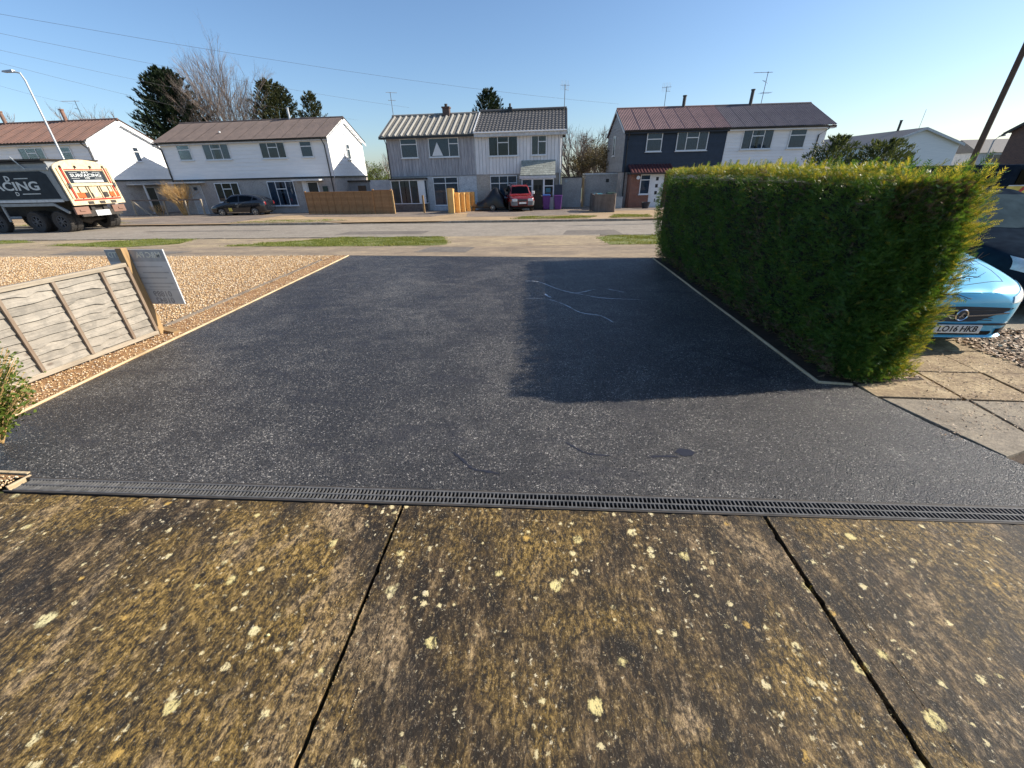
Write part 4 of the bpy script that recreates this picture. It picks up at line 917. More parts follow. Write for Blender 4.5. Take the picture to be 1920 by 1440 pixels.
M().box(-.1, 2.0, -.1, .3, 2.3, 2.42).build('coping', 'grime', g3)

# ---- far right buildings
hE = House('terraced_house', 'distant white gabled house above the hedge near its right end', (45.3, 70, -.6)).t
m = M(); We, De, ee, re_ = 10.6, 28, 4.95, 6.9
m.prism([(0, -.2), (We, -.2), (We, ee), (We/2, re_), (0, ee)], lambda p, k: (p[0], De*k, p[1])); m.build('wall', 'wboard', hE)
def gable_roof(t, We, De, ee, re_, mat, oh=.35, barge='gtrim', th=.12):
    s = (re_-ee)/(We/2)
    for sg in (0, 1):
        q = [(-oh, ee-s*oh), (We/2, re_), (We/2, re_+th), (-oh, ee-s*oh+th)]
        if sg: q = [(We-a, b) for a, b in q]
        M().prism(q, lambda p, k: (p[0], -.4+(De+.8)*k, p[1]+.01)).build('roof', mat, t)
        q2 = [(a, b-.18 if i < 2 else b) for i, (a, b) in enumerate(q)]
        M().prism(q2, lambda p, k: (p[0], -.46+.05*k, p[1]+.01)).build('barge_board', barge, t)
gable_roof(hE, We, De, ee, re_, 'roof_t')
window(hE, P, 3.9, 5.4, 2.6, 4.1, [(1, 1)], 'curtd', base=0); chimney_flue(hE, We/2, 5, 6.5, 8.3, .16)
hF = House('brick_house', 'dark brown brick house cut by the right edge of the view', (36.2, 34.6, -.6)).t
m = M(); m.prism([(0, -.2), (6.4, -.2), (6.4, 4.75), (3.2, 6.3), (0, 4.75)], lambda p, k: (14*k, p[0], p[1])); m.build('wall', 'dbrick', hF)
roof_sheets(hF, -.35, 14.2, 6.4, 4.75, 6.3, .35, 'roof_t', .2, .01, 1.2); trims(hF, -.35, 14.2, 6.4, 4.75, 6.3, .35, 'gtrim', 'trim', 'trim', (1, 1), .16)
window(hF, P, 4, 6, 3, 4.2, [(1, 0), (1, 0)], 'curt', base=0); window(hF, P, 1.4, 2.6, 3, 4.2, [(1, 1)], 'curt', base=0); downpipe(hF, .15, .35, 4.75, 0, 'gtrim')
chimney_flue(hF, .9, 3.2, 5.8, 7.3, .11, 'roof_a')
hG = House('terraced_house', 'far brown-roofed terrace showing behind the tall dark pole', (72.2, 92, -.6)).t
M().box(0, 8, 0, 7, -.2, 3.6).build('wall', 'brick', hG); M().prism([(-.3, 3.5), (7.3, 3.5), (3.5, 5.7)], lambda p, k: (-.3+8.6*k, p[0], p[1])).build('roof', 'roof_a', hG)
window(hG, P, 2, 4, 1.2, 2.4, [(1, 0), (1, 0)], 'curt', base=0)
hH = House('terraced_house', 'far pale house with grey roof just left of the brick house', (60.6, 72, -.6)).t
M().box(0, 9, 0, 7, -.2, 3.9).build('wall', 'whiter', hH); M().prism([(-.3, 3.8), (7.3, 3.8), (3.5, 5.6)], lambda p, k: (-.3+9.6*k, p[0], p[1])).build('roof', 'roof_t', hH)
window(hH, P, 1, 3, 2.4, 3.6, [(1, 0), (1, 0)], 'curtd', base=0); window(hH, P, 5, 7, 2.4, 3.6, [(1, 0), (1, 0)], 'curtd', base=0)

# aerials
aerial((-13.6, 38, 6.35), 1.7, 'thin television aerial over the left end of the ribbed roof', 0, .5)
aerial((.45, 36.6, 5.2), 2.6, 'tall television aerial at the right end of the tiled roof', 1, .3)
aerial((8.6, 40, 6.2), 1.7, 'small television aerial on the faded red roof', 1, -.3)
aerial((16.1, 40, 6.2), 2.35, 'large television aerial with long boom over the slate-violet roof', 2, .1)
aerial((-42.2, 38, 6.7), 1.8, 'television aerial on the red-brown roof at far left', 2, .2)
aerial((50.9, 71.5, 6.2), 2.2, 'television aerial on the distant white gabled house', 1, .9)

# ------------------------------------------------------------------ wires, lamps
def wire(pts, label):
    m = M(); P0 = [Vector(p) for p in pts]; out = []
    for a, b in zip(P0[:-1], P0[1:]):
        for k in range(10):
            t = k/10; q = a.lerp(b, t); q.z -= 0.35*4*t*(1-t)*((b-a).length/30); out.append(q)
    out.append(P0[-1]); m.tube(out, .0055, 5)
    tag(m.build('overhead_wire', 'rimd'), label, 'wire')
wire([(-30, 14.8, 9.1), (4.8, 39, 6.75)], 'longest overhead wire, crossing the sky to the navy house')
wire([(-30, 14.7, 8.9), (-12.0, 37.5, 6.9)], 'overhead wire running down to the grey-boarded house')
wire([(-30, 14.6, 8.7), (-27.5, 36.5, 6.7)], 'overhead wire ending on the brown-mauve roof')
wire([(-30, 14.5, 8.6), (-22.0, 50, 7.6)], 'overhead wire passing over the bare tree')
wire([(-33, 22, 8.0), (-42.2, 38, 8.2)], 'lowest overhead wire, leading to the aerial at far left')
ll = thing('street_lamp', 'pale grey street lamp rising behind the tipper truck', 'street lamp', (-28.6, 23.6, -.3))
M().tube([(0, 0, 0), (0, 0, 1.4), (0, 0, 1.45), (0, 0, 7.3), (-.1, 0, 7.62), (-.55, -.02, 7.72)], [.085, .085, .06, .045, .04, .035], 10).build('pole', 'steel', ll, smooth=True)
M().hexa([(-1.05, -.13, 7.68), (-.4, -.1, 7.66), (-.4, .1, 7.66), (-1.05, .13, 7.68), (-1.0, -.1, 7.76), (-.42, -.08, 7.79), (-.42, .08, 7.79), (-1.0, .1, 7.76)]).build('lamp_head', 'steel', ll, bevel=.02)
lr = thing('utility_pole', 'tall dark pole rising behind the right end of the hedge and out of frame', 'pole', (19.55, 23.4, -.3))
M().tube([(0, 0, -.2), (0, 0, 4), (0, 0, 11.5)], [.13, .115, .09], 12).build('pole', 'barkd', lr, smooth=True)
M().box(-.5, .5, -.05, .05, 10.9, 11.0).build('crossarm', 'barkd', lr)
ls = thing('street_lamp', 'tiny distant street lamp between the far right roofs', 'street lamp', (38.6, 45, -.6))
M().tube([(0, 0, 0), (0, 0, 4.3), (.3, 0, 4.6), (.7, 0, 4.65)], .06, 8).build('pole', 'steel', ls)

# ------------------------------------------------------------------ vegetation
frV = [(0, -.02, 0), (0, .02, 0), (1, 0, 0)]; frF = [(0, 1, 2)]
for k in range(6):
    x = .08+k*.14; L = .42*(1-.55*k/6)
    for s in (-1, 1):
        b = len(frV); frV += [(x, 0, 0), (x+.09, s*.01, .0), (x+L*.75, s*L*.62, -.05+.1*((k*7) % 3)/3)]; frF.append((b, b+1, b+2))
frV = np.array(frV); frF = np.array(frF)
def make_hedge():
    t = thing('hedge', 'tall clipped conifer hedge with sunlit top coloured golden right of the tarmac driveway', 'hedge', (2.9, 4.0, 0))
    O = np.array([2.9, 4.0, 0])
    Y0, Y1, Ht = 4.0, 10.95, 1.99
    xl = lambda y, z: 2.93-.045*(y-4)+.0*z-.08*np.sin(np.clip(z, 0, 2)*1.5)+.17*np.clip(.5-z, 0, 1)
    xr = lambda y, z: 3.47-.0*y+.17*np.sin(np.clip(z-.3, 0, 1.7)*1.85)+.1*np.clip(1.2-z, 0, 1)+.12*np.clip(.6-z, 0, 1)
    cm = M()
    def corepos(a, b):                     # a around, b up
        ang = a*2*math.pi; z = .05+b*(Ht-.22)
        cyc = [(xl(4.1, z)+.1, 4.12), (xr(4.1, z)-.1, 4.12), (xr(10.8, z)-.1, 10.85), (xl(10.8, z)+.1, 10.85)]
        k = int(a*4) % 4; f = a*4-int(a*4); p, q = cyc[k], cyc[(k+1) % 4]
        if a >= 1: p = q = cyc[0]; f = 0
        return (p[0]+(q[0]-p[0])*f-O[0], p[1]+(q[1]-p[1])*f-O[1], z)
    cm.grid(24, 4, corepos); cm.add([Vector(corepos(k/4, 1)) for k in range(4)], [(0, 1, 2, 3)]); cm.build('shade_core', 'hcore', t)  # dark inner shell added to block light through the foliage
    Vs, Fs, Ms, o_ = [], [], [], 0
    def put(pos, nrm, n, s0, s1, mi, spread=.75, up=.45):
        nonlocal o_
        ax = nrm*.75+rdir(n)*spread+np.array([0, 0, up])
        V, F = scatter(frV, frF, pos-O, ax, rdir(n)+nrm*.8, RNG.uniform(s0, s1, n))
        Vs.append(V); Fs.append(F+o_); Ms.append(np.repeat(mi, len(frF))); o_ += len(V)
    nL = 36000
    y = Y0+(Y1-Y0)*RNG.uniform(0, 1, nL)**1.25; z = RNG.uniform(0.03, Ht, nL)
    d = hnoise(y*1.4, z*2)*.075; x = xl(y, z)-d+np.clip(RNG.normal(0, .03, nL), -.06, .08)
    mi = np.where((RNG.uniform(0, 1, nL) < .03) | ((z > 1.88) & (RNG.uniform(0, 1, nL) < .6)), 1, 0)
    dead = (np.abs(y-5.9-.35*z+.3) < .14) & (RNG.uniform(0, 1, nL) < .4); dead |= (hnoise(y*2.2, z*3.1+1) > .55) & (RNG.uniform(0, 1, nL) < .3)
    dead |= (z < .25) & (RNG.uniform(0, 1, nL) < .5); mi[dead] = 2
    put(np.c_[x, y, z], np.tile([-1., 0, 0], (nL, 1)), nL, .035, .085, mi)
    nR = 7000; y = RNG.uniform(Y0, Y1, nR); z = RNG.uniform(0.03, Ht, nR)
    put(np.c_[xr(y, z)+RNG.normal(0, .04, nR), y, z], np.tile([1., 0, 0], (nR, 1)), nR, .06, .14, np.where(RNG.uniform(0, 1, nR) < .5, 1, 0))
    nN = 15000; uu = RNG.uniform(0, 1, nN); z = RNG.uniform(.03, Ht-.12, nN); x = xl(4.0, z)*(1-uu)+xr(4.0, z)*uu
    corner = np.abs(uu-.5)*2; yy = 4.0+.10*corner**4+RNG.normal(0, .03, nN)+.05*hnoise(x*4, z*2)
    mi = np.where(RNG.uniform(0, 1, nN) < .03+.5*uu**6+.6*np.clip((z-1.72)*3, 0, 1), 1, 0); mi[(RNG.uniform(0, 1, nN) < .35) & (z > 1.55) & (uu < .8)] = 2
    put(np.c_[x, yy, z], np.tile([0, -1., 0], (nN, 1)), nN, .04, .09, mi)
    # right corner tufts reach out towards the car
    nC = 3600; z = RNG.uniform(.05, Ht-.12, nC); put(np.c_[xr(4.0, z)+RNG.uniform(-.06, .05, nC)*(1+.5*np.sin(z*9)), RNG.uniform(3.95, 4.5, nC), z], np.tile([.8, -.25, .1], (nC, 1)), nC, .04, .095, np.where(RNG.uniform(0, 1, nC) < .7, 1, 0), .45)
    nT = 20000; y = Y0+(Y1-Y0)*RNG.uniform(0, 1, nT)**1.1; uu = RNG.uniform(0, 1, nT); x = xl(y, Ht)*(1-uu)+xr(y, Ht)*uu
    z = Ht+.03*hnoise(x*5, y*2)+RNG.uniform(-.06, .03, nT)-.03-.12*np.clip(1-(y-4)/3, 0, 1)
    put(np.c_[x, y, z], np.tile([0., -.1, 1.], (nT, 1)), nT, .035, .08, np.where(RNG.uniform(0, 1, nT) < .8, 1, 0), .8)
    nS = 200; y = Y0+(Y1-Y0)*RNG.uniform(0, 1, nS)**1.6; x = RNG.uniform(2.95, 3.6, nS)
    put(np.c_[x, y, Ht-.12*np.clip(1-(y-4)/3, 0, 1)], np.tile([.25, -.1, 1.], (nS, 1)), nS, .07, .17, np.where(RNG.uniform(0, 1, nS) < .6, 1, 0), .35)
    me = fast_mesh('foliage', np.vstack(Vs), np.vstack(Fs), ['hedge', 'hedgetip', 'hedgedead'], np.concatenate(Ms))
    stuff(link('foliage', me, t))
    # bare twigs poking from the near right corner
    for a, b in (((.72, -.02, 1.06), (.88, -.08, 1.1)), ((.72, 0, .92), (.9, -.08, .9)), ((.72, 0, 1.2), (.84, -.05, 1.26))):
        a = Vector(a); b = Vector(b); m = M(); m.tube([a, a.lerp(b, .5)+Vector((0, 0, .02)), b], [.005, .004, .002], 5)
        for k in range(5):
            q = a.lerp(b, .35+.13*k); m.tube([q, q+Vector((random.uniform(.02, .07), random.uniform(-.04, .04), random.uniform(-.05, .06)))], [.003, .0012], 4)
        m.build('twig', 'barkd', t)
make_hedge()

def conifer(name, label, loc, h, r, mat, nb=170, lean=0.0, base=.05, cat='tree', leafs=34, size=.32, group=None, spike=1.0, blunt=.7):
    t = thing(name, label, cat, loc, 0, group)
    M().tube([(0, 0, -.1), (0, 0, h*.92)], [r*.09+.05, .03], 8).build('trunk', 'barkd', t)
    V, F, off = [], [], 0
    T = np.array([(0, -.12, 0), (.35, -.16, .05), (1, 0, 0), (.35, .16, -.05)]); TF = np.array([(0, 1, 2, 3)])
    for i in range(nb):
        tt = (i+RNG.uniform())/nb; zz = h*(base+(.97-base)*tt); a = RNG.uniform(0, 2*math.pi)
        prof = (math.sin(math.pi*min(1, (.12+.88*tt))**.75))**.8 if tt < .45 else max(0, 1-(tt-.35)/.65)**blunt*1.02
        L = r*max(.12, prof)*RNG.uniform(.75, 1.12)*spike
        up = .25+.7*tt; d = np.array([math.cos(a), math.sin(a), up]); d /= np.linalg.norm(d)
        p0 = np.array([0, 0, zz-L*up*.6]); n = leafs
        s = RNG.uniform(.25, 1, n)[:, None]
        pos = p0+d*s*L*1.05+RNG.normal(0, .16, (n, 3))*(1.15-s)*min(1.4, L)
        ax = d*.9+rdir(n)*.6+np.array([0, 0, .5])
        v, f = scatter(T, TF, pos, ax, rdir(n), RNG.uniform(.6, 1.3, n)*size); V.append(v); F.append(f+off); off += len(v)
    stuff(link('crown', fast_mesh('crown', np.vstack(V), np.vstack(F), mat), t))
    return t
def bare_tree(name, label, loc, h, spread, mat='barkg', depth=5, stems=5, cat='tree', r0=.16, leaf=None, group=None, seed=1, kids=3):
    rnd = random.Random(seed); t = thing(name, label, cat, loc, 0, group); tr = M(); m = M(); tips = []
    def grow(p, d, L, r, k):
        q = p+d*L*.5+Vector((rnd.uniform(-1, 1), rnd.uniform(-1, 1), rnd.uniform(-.3, .6)))*L*.06
        e = p+d*L
        (tr if k == 0 else m).tube([p, q, e], [r, r*.85, r*.68], 6 if k < 2 else 3, caps=False)
        if k >= depth: tips.append(e); return
        n = kids if k < depth-1 else kids+1
        for i in range(n):
            f = rnd.uniform(.45, 1.0) if i else 1.0; b = p+d*L*f
            nd = (d+Vector((rnd.uniform(-1, 1), rnd.uniform(-1, 1), rnd.uniform(-.35, .75)))*spread).normalized()
            grow(b, nd, L*rnd.uniform(.55, .82), r*rnd.uniform(.45, .65), k+1)
    for s in range(stems):
        a = 2*math.pi*s/max(1, stems)+rnd.uniform(-.3, .3); tl = spread*.55 if stems > 1 else 0
        grow(Vector((math.cos(a)*.15, math.sin(a)*.15, 0)), Vector((math.cos(a)*tl, math.sin(a)*tl, 1)).normalized(), h*.36, r0, 0)
    tr.build('trunk', mat, t, smooth='all'); stuff(m.build('crown' if not leaf else 'branches', mat, t))
    if leaf:
        P_ = np.array([tuple(x) for x in tips]); P_ = np.repeat(P_, 5, 0)+RNG.normal(0, .12, (len(P_)*5, 3))
        T = np.array([(0, -.25, 0), (.5, -.3, .1), (1, 0, 0), (.5, .3, -.1)]); v, f = scatter(T, np.array([(0, 1, 2, 3)]), P_, rdir(len(P_)), rdir(len(P_)), RNG.uniform(.07, .15, len(P_)))
        stuff(link('leaves', fast_mesh('leaves', v, f, leaf), t))
    return t
conifer('conifer_tree', 'broad dark conifer behind the gap left of the white house pair', (-43.6, 50, -.6), 13.9, 5.3, 'conif', 520, leafs=80, size=.34, blunt=.42)
conifer('conifer_tree', 'brownish olive conifer right of the tall bare tree', (-33.8, 54, -.6), 13.2, 4.9, 'conif2', 400, leafs=64, size=.3, blunt=.45)
conifer('conifer_tree', 'small conifer at the right end of the brown-mauve roof', (-29.2, 54, -.6), 11.9, 3.3, 'conif2', 260, leafs=46, size=.26, blunt=.5)
conifer('conifer_tree', 'narrow conifer showing above the party line of the ribbed and tiled roofs', (-7.3, 50, -.6), 10.7, 3.6, 'conif', 320, leafs=56, size=.26, blunt=.5)
bare_tree('bare_tree', 'tall leafless tree between two conifers behind the white house pair', (-38.9, 52, -.6), 14.6, .48, 'barkg', 6, 8, r0=.17, seed=43)
bare_tree('bare_tree', 'low leafless tree showing over the red-brown roof', (-65, 60, -.6), 12.0, .6, 'barkg', 5, 4, r0=.2, seed=9)
bare_tree('bare_tree', 'faint leafless tree at the far left skyline', (-77, 60, -.6), 11.4, .6, 'barkg', 5, 3, r0=.2, seed=12)
bare_tree('bare_tree', 'leafless tree beside the right gable of the tiled house', (2.0, 44, -.6), 7.0, .55, 'barkg', 5, 5, r0=.12, seed=15)
bare_tree('scrub_bush', 'olive brown scrubby bush in the gap left of the navy house', (3.6, 43, -.6), 4.8, .75, 'barkg', 5, 7, 'bush', .06, 'olivel', seed=18)
bare_tree('scrub_bush', 'taller brownish bush further back in the gap left of the navy house', (4.6, 49, -.6), 6.0, .7, 'barkg', 5, 7, 'bush', .07, 'olivel', seed=19)
bare_tree('leafy_bush', 'bright green bush behind the pale yard wall', (-18.9, 44, -.6), 4.0, .7, 'barkd', 4, 8, 'bush', .05, 'shrubl', seed=22)
bare_tree('bare_tree', 'small leafless tree behind the pale yard wall', (-17.6, 46, -.6), 5.2, .6, 'barkg', 5, 4, r0=.08, seed=25)
conifer('conifer_bush', 'dark bushy conifer just right of the white half of the navy house', (17.3, 30.5, -.5), 4.2, 2.2, 'conif3', 190, cat='bush', leafs=34, size=.2, blunt=.4)
conifer('conifer_bush', 'wider dark conifer bush left of the distant white gable', (19.0, 28.6, -.5), 3.8, 2.5, 'conif3', 220, cat='bush', leafs=34, size=.2, blunt=.4)
bare_tree('straw_shrub', 'straw-coloured leafless shrub behind the post and rail fence', (-30.9, 32.9, -.5), 2.5, .5, 'twig', 5, 16, 'shrub', .035, seed=31)
bare_tree('straw_shrub', 'smaller tangled undergrowth at the left of the post and rail fence', (-33.3, 33.0, -.5), 1.0, .8, 'twig', 4, 9, 'shrub', .02, seed=33)
conifer('distant_trees', 'row of hazy treetops on the skyline behind the far left roofs', (-95, 90, -.6), 12, 6, 'conif2', 80, leafs=20, size=.6)
# green shrub at the left edge
def leafy_shrub():
    t = thing('leafy_shrub', 'bright green leafy shrub overhanging the left edge of the tarmac', 'shrub', (-4.8, 2.34, 0))
    m = M(); P_, A_ = [], []
    for i in range(150):
        a = random.uniform(0, 6.28); L = random.uniform(.35, .85); e = Vector((math.cos(a)*.36, math.sin(a)*.36, L)); q = Vector((math.cos(a)*.12, math.sin(a)*.12, L*.55))
        if e.x > .3: e.x = .3
        m.tube([(0, 0, 0), q, e], [.006, .004, .002], 4)
        for k in range(26):
            s = random.uniform(.25, 1); c = q.lerp(e, (s-.5)*2) if s > .5 else Vector((0, 0, 0)).lerp(q, s*2)
            P_.append(tuple(c+Vector((random.gauss(0, .035), random.gauss(0, .035), random.gauss(0, .03))))); A_.append((random.uniform(-1, 1), random.uniform(-1, 1), random.uniform(-.3, .8)))
    stuff(m.build('stems', 'twig', t))
    T = np.array([(0, 0, 0), (.45, -.28, .08), (1, 0, 0), (.45, .28, .08)]); TF = np.array([(0, 1, 2), (0, 2, 3)])
    P_ = np.array(P_); v, f = scatter(T, TF, P_, np.array(A_), rdir(len(P_))+np.array([.3, 0, 1]), RNG.uniform(.025, .055, len(P_)))
    stuff(link('leaves', fast_mesh('leaves', v, f, 'shrubl'), t))
leafy_shrub()

# ------------------------------------------------------------------ near fence, post and sign
fn = thing('garden_fence', 'weathered grey lap fence beside the gravel at the left edge', 'fence', (-5.95, 3.08, 0), math.atan2(1.83, .12))
FL = 1.84
for i in range(10):
    z0 = .085+i*.093; m = M(); ns = 46; ph = random.uniform(0, 9); kn = random.uniform(.3, 1.6)
    def edge(s, z0=z0, ph=ph, kn=kn): return z0+.007*math.sin(s*5+ph)+.004*math.sin(s*17+ph*2)-.02*math.exp(-((s-kn)/.06)**2)+.012*math.exp(-((s-kn-.11)/.05)**2)
    v = []
    for k in range(ns+1):
        s = .03+(FL-.06)*k/ns; zb = edge(s); wob = .003*math.sin(s*11+ph)
        m.v += [(s, -.008, zb), (s, -.036+wob, zb+.002), (s, -.012+wob, z0+.118), (s, -.004, z0+.118)]
    for k in range(ns):
        b = 4*k
        for j in range(4): m.f.append((b+j, b+(j+1) % 4, b+4+(j+1) % 4, b+4+j)); m.m.append(0)
    m.build('fence_board', 'fwood', fn, smooth=35)
M().box(0, FL, -.05, .02, 1.0, 1.05).build('top_rail', 'frame', fn, bevel=.004); M().box(0, FL, -.058, -.0, .03, .085).build('bottom_rail', 'frame', fn, bevel=.004)
for s in (.0, .43, .95, 1.48, FL-.035): M().box(s, s+.035, -.068, -.037, .086, .999).build('batten', 'batten', fn, bevel=.003)
for s in (.43, .95, 1.48): M().box(s, s+.035, .001, .022, .086, .999).build('batten', 'batten', fn, bevel=.003)
tag(M().box(-5.905, -5.81, 4.955, 5.04, -.2, 1.23).build('fence_post', 'newpost', None, bevel=.005), 'new square timber post at the end of the weathered fence panel', 'post')
tag(M().bar((-5.93, 5.1, .03), (-5.6, 5.02, .01), .1, .05).build('timber_offcut', 'newpost', None), 'short timber offcut lying at the foot of the new post', 'offcut')
sg = thing('sign_board', 'grey company sign board fixed behind the new post, seen from its back', 'sign', (-5.745, 5.05, .44))
M().box(-.445, .445, 0, .012, 0, .76).build('board', 'sign', sg, bevel=.002)
M().box(-.444, .434, -.001, -.0002, .6, .757).build('band', 'signband', sg); M().box(-.444, .434, -.001, -.0002, .205, .209).build('rule', 'signtxt2', sg)
M().box(.435, .448, -.004, .014, 0, .762).build('edge_strip', 'gtrim', sg)
def text(s, size, loc, rot, mat, parent, name='lettering', align='CENTER', mirror=False, ext=.001, bold=0.0, sx=1.0, shear=0.0):
    c = bpy.data.curves.new(name, 'FONT'); c.body = s; c.size = size; c.align_x = align; c.align_y = 'CENTER'; c.extrude = ext; c.offset = bold; c.shear = shear; c.resolution_u = 3
    to = bpy.data.objects.new(name, c); COL.objects.link(to); bpy.context.view_layer.update()
    me = bpy.data.meshes.new_from_object(to); bpy.data.objects.remove(to)
    me.materials.clear(); me.materials.append(MT[mat])
    if mirror or sx != 1:
        for v in me.vertices: v.co.x *= (-1 if mirror else 1)*sx
    o = link(name, me, parent); o.location = loc; o.rotation_euler = rot; return o
up90 = (math.pi/2, 0, 0)
text('M&C PA', .105, (.2, -.002, .685), up90, 'signtxt', sg, mirror=True, bold=.002); text('LTD', .105, (-.32, -.002, .685), up90, 'signtxt', sg, mirror=True, bold=.002)
for i, zz in enumerate((.62, .53, .45, .375, .3, .25)): M().box(-.1+.05*(i % 3), .4-.06*(i % 2), -.0014, -.0004, zz-.008, zz+.008).build('faint_line', 'signband', sg)
text('01889', .115, (.16, -.002, .145), up90, 'signtxt2', sg, mirror=True, bold=.002); text('01842', .115, (.16, -.002, .05), up90, 'signtxt2', sg, mirror=True, bold=.002)

# ------------------------------------------------------------------ far fences
def lap_fence(label, a, b, h, mat, bw=.13, posts=(0, 1), z=None, vert=True, proud=.02, name='garden_fence', slats=None):
    ax, ay = a; bx, by = b; L = math.hypot(bx-ax, by-ay)
    t = thing(name, label, 'fence', (ax, ay, gz((ay+by)/2)+.08 if z is None else z), math.atan2(by-ay, bx-ax))
    n = round(L/bw)
    if vert:
        for i in range(n):
            w = L/n; M().hexa([(i*w, -.01, 0), (i*w+w*1.08, -.01, 0), (i*w+w*1.08, .004, 0), (i*w, .012, 0), (i*w, -.01-proud*.3, h), (i*w+w*1.08, -.01, h), (i*w+w*1.08, .004, h), (i*w, .012, h)]).build('fence_board', mat, t)
    else:
        hh = h/slats
        for i in range(slats):
            M().hexa([(0, -.02, i*hh), (L, -.02, i*hh), (L, 0, i*hh), (0, 0, i*hh), (0, -.006, i*hh+hh*1.1), (L, -.006, i*hh+hh*1.1), (L, .004, i*hh+hh*1.1), (0, .004, i*hh+hh*1.1)]).build('fence_board', mat, t)
        for k in range(int(L/.6)+1):
            s = min(L-.04, k*.61); M().box(s, s+.04, -.04, -.021, 0, h-.001).build('batten', mat, t)
    M().box(0, L, -.035, .03, h, h+.05).build('top_rail', mat, t)
    for k in posts: M().box(k*L-.05, k*L+.05, .03, .12, -.1, h+.1).build('post', mat, t)
    return t
lap_fence('tan lap fence with dividing battens in front of the white house pair', (-19.15, 31.6), (-13.4, 30.7), 1.5, 'tanfence', vert=False, slats=13)
lap_fence('tan lap fence panel leading right up to the bay-windowed house', (-13.35, 30.7), (-11.9, 30.5), 1.55, 'tanfence', vert=False, slats=13)
tag(M().box(-11.86, -11.74, 30.42, 30.54, -.5, 1.15).build('fence_post', 'newpost'), 'light timber post ending the tan lap fence', 'post')
tag(M().box(-9.85, -9.73, 31.2, 31.3, -.5, .75).build('fence_post', 'newpost'), 'lone light timber post in front of the bay window', 'post')
# bright new run seen almost end-on: separate panels on a zigzag of posts
for i in range(5):
    a = (-7.4+i*.2, 29.6+i*.9); b = (-7.22+i*.2, 30.45+i*.9)
    nf_ = lap_fence(['nearest and tallest', 'second', 'third', 'fourth', 'farthest'][i]+' panel of the bright new timber fence run between the two front yards', a, b, 1.5 if i == 0 else 1.22, 'newfence', .12, (0,), z=gz(a[1])+.08)
    M().box(-.03, -.005, -.33, .03, -.05, 1.62 if i == 0 else 1.34).build('end_board', 'newfence', nf_)
lap_fence('small grey weathered fence panel by the green bins', (2.6, 29.0), (3.75, 28.35), 1.02, 'greyfence', .12, (0, 1))
lap_fence('short return of the grey weathered fence facing the bins', (2.6, 29.05), (2.5, 30.6), 1.0, 'greyfence', .12, (1,))
lap_fence('short grey weathered fence side nearest the navy house', (3.78, 28.4), (3.95, 30.2), 1.0, 'greyfence', .12, (1,))
# post and rail
pr_ = thing('post_and_rail_fence', 'low leaning post and rail fence left of the black hatchback', 'fence', (-35.2, 32.6, -.5))
M().bar((0, 0, 1.22), (6.4, -.1, 1.2), .06, .1).build('rail', 'greyfence', pr_)
for x, l in ((.1, .1), (3.0, .08), (4.9, .05), (6.35, .05)): M().bar((x-l, 0, 0), (x, 0, 1.25), .1, .1).build('post', 'frame', pr_)
M().bar((1.5, 0, 0), (.2, 0, 1.1), .08, .08).build('brace', 'frame', pr_)

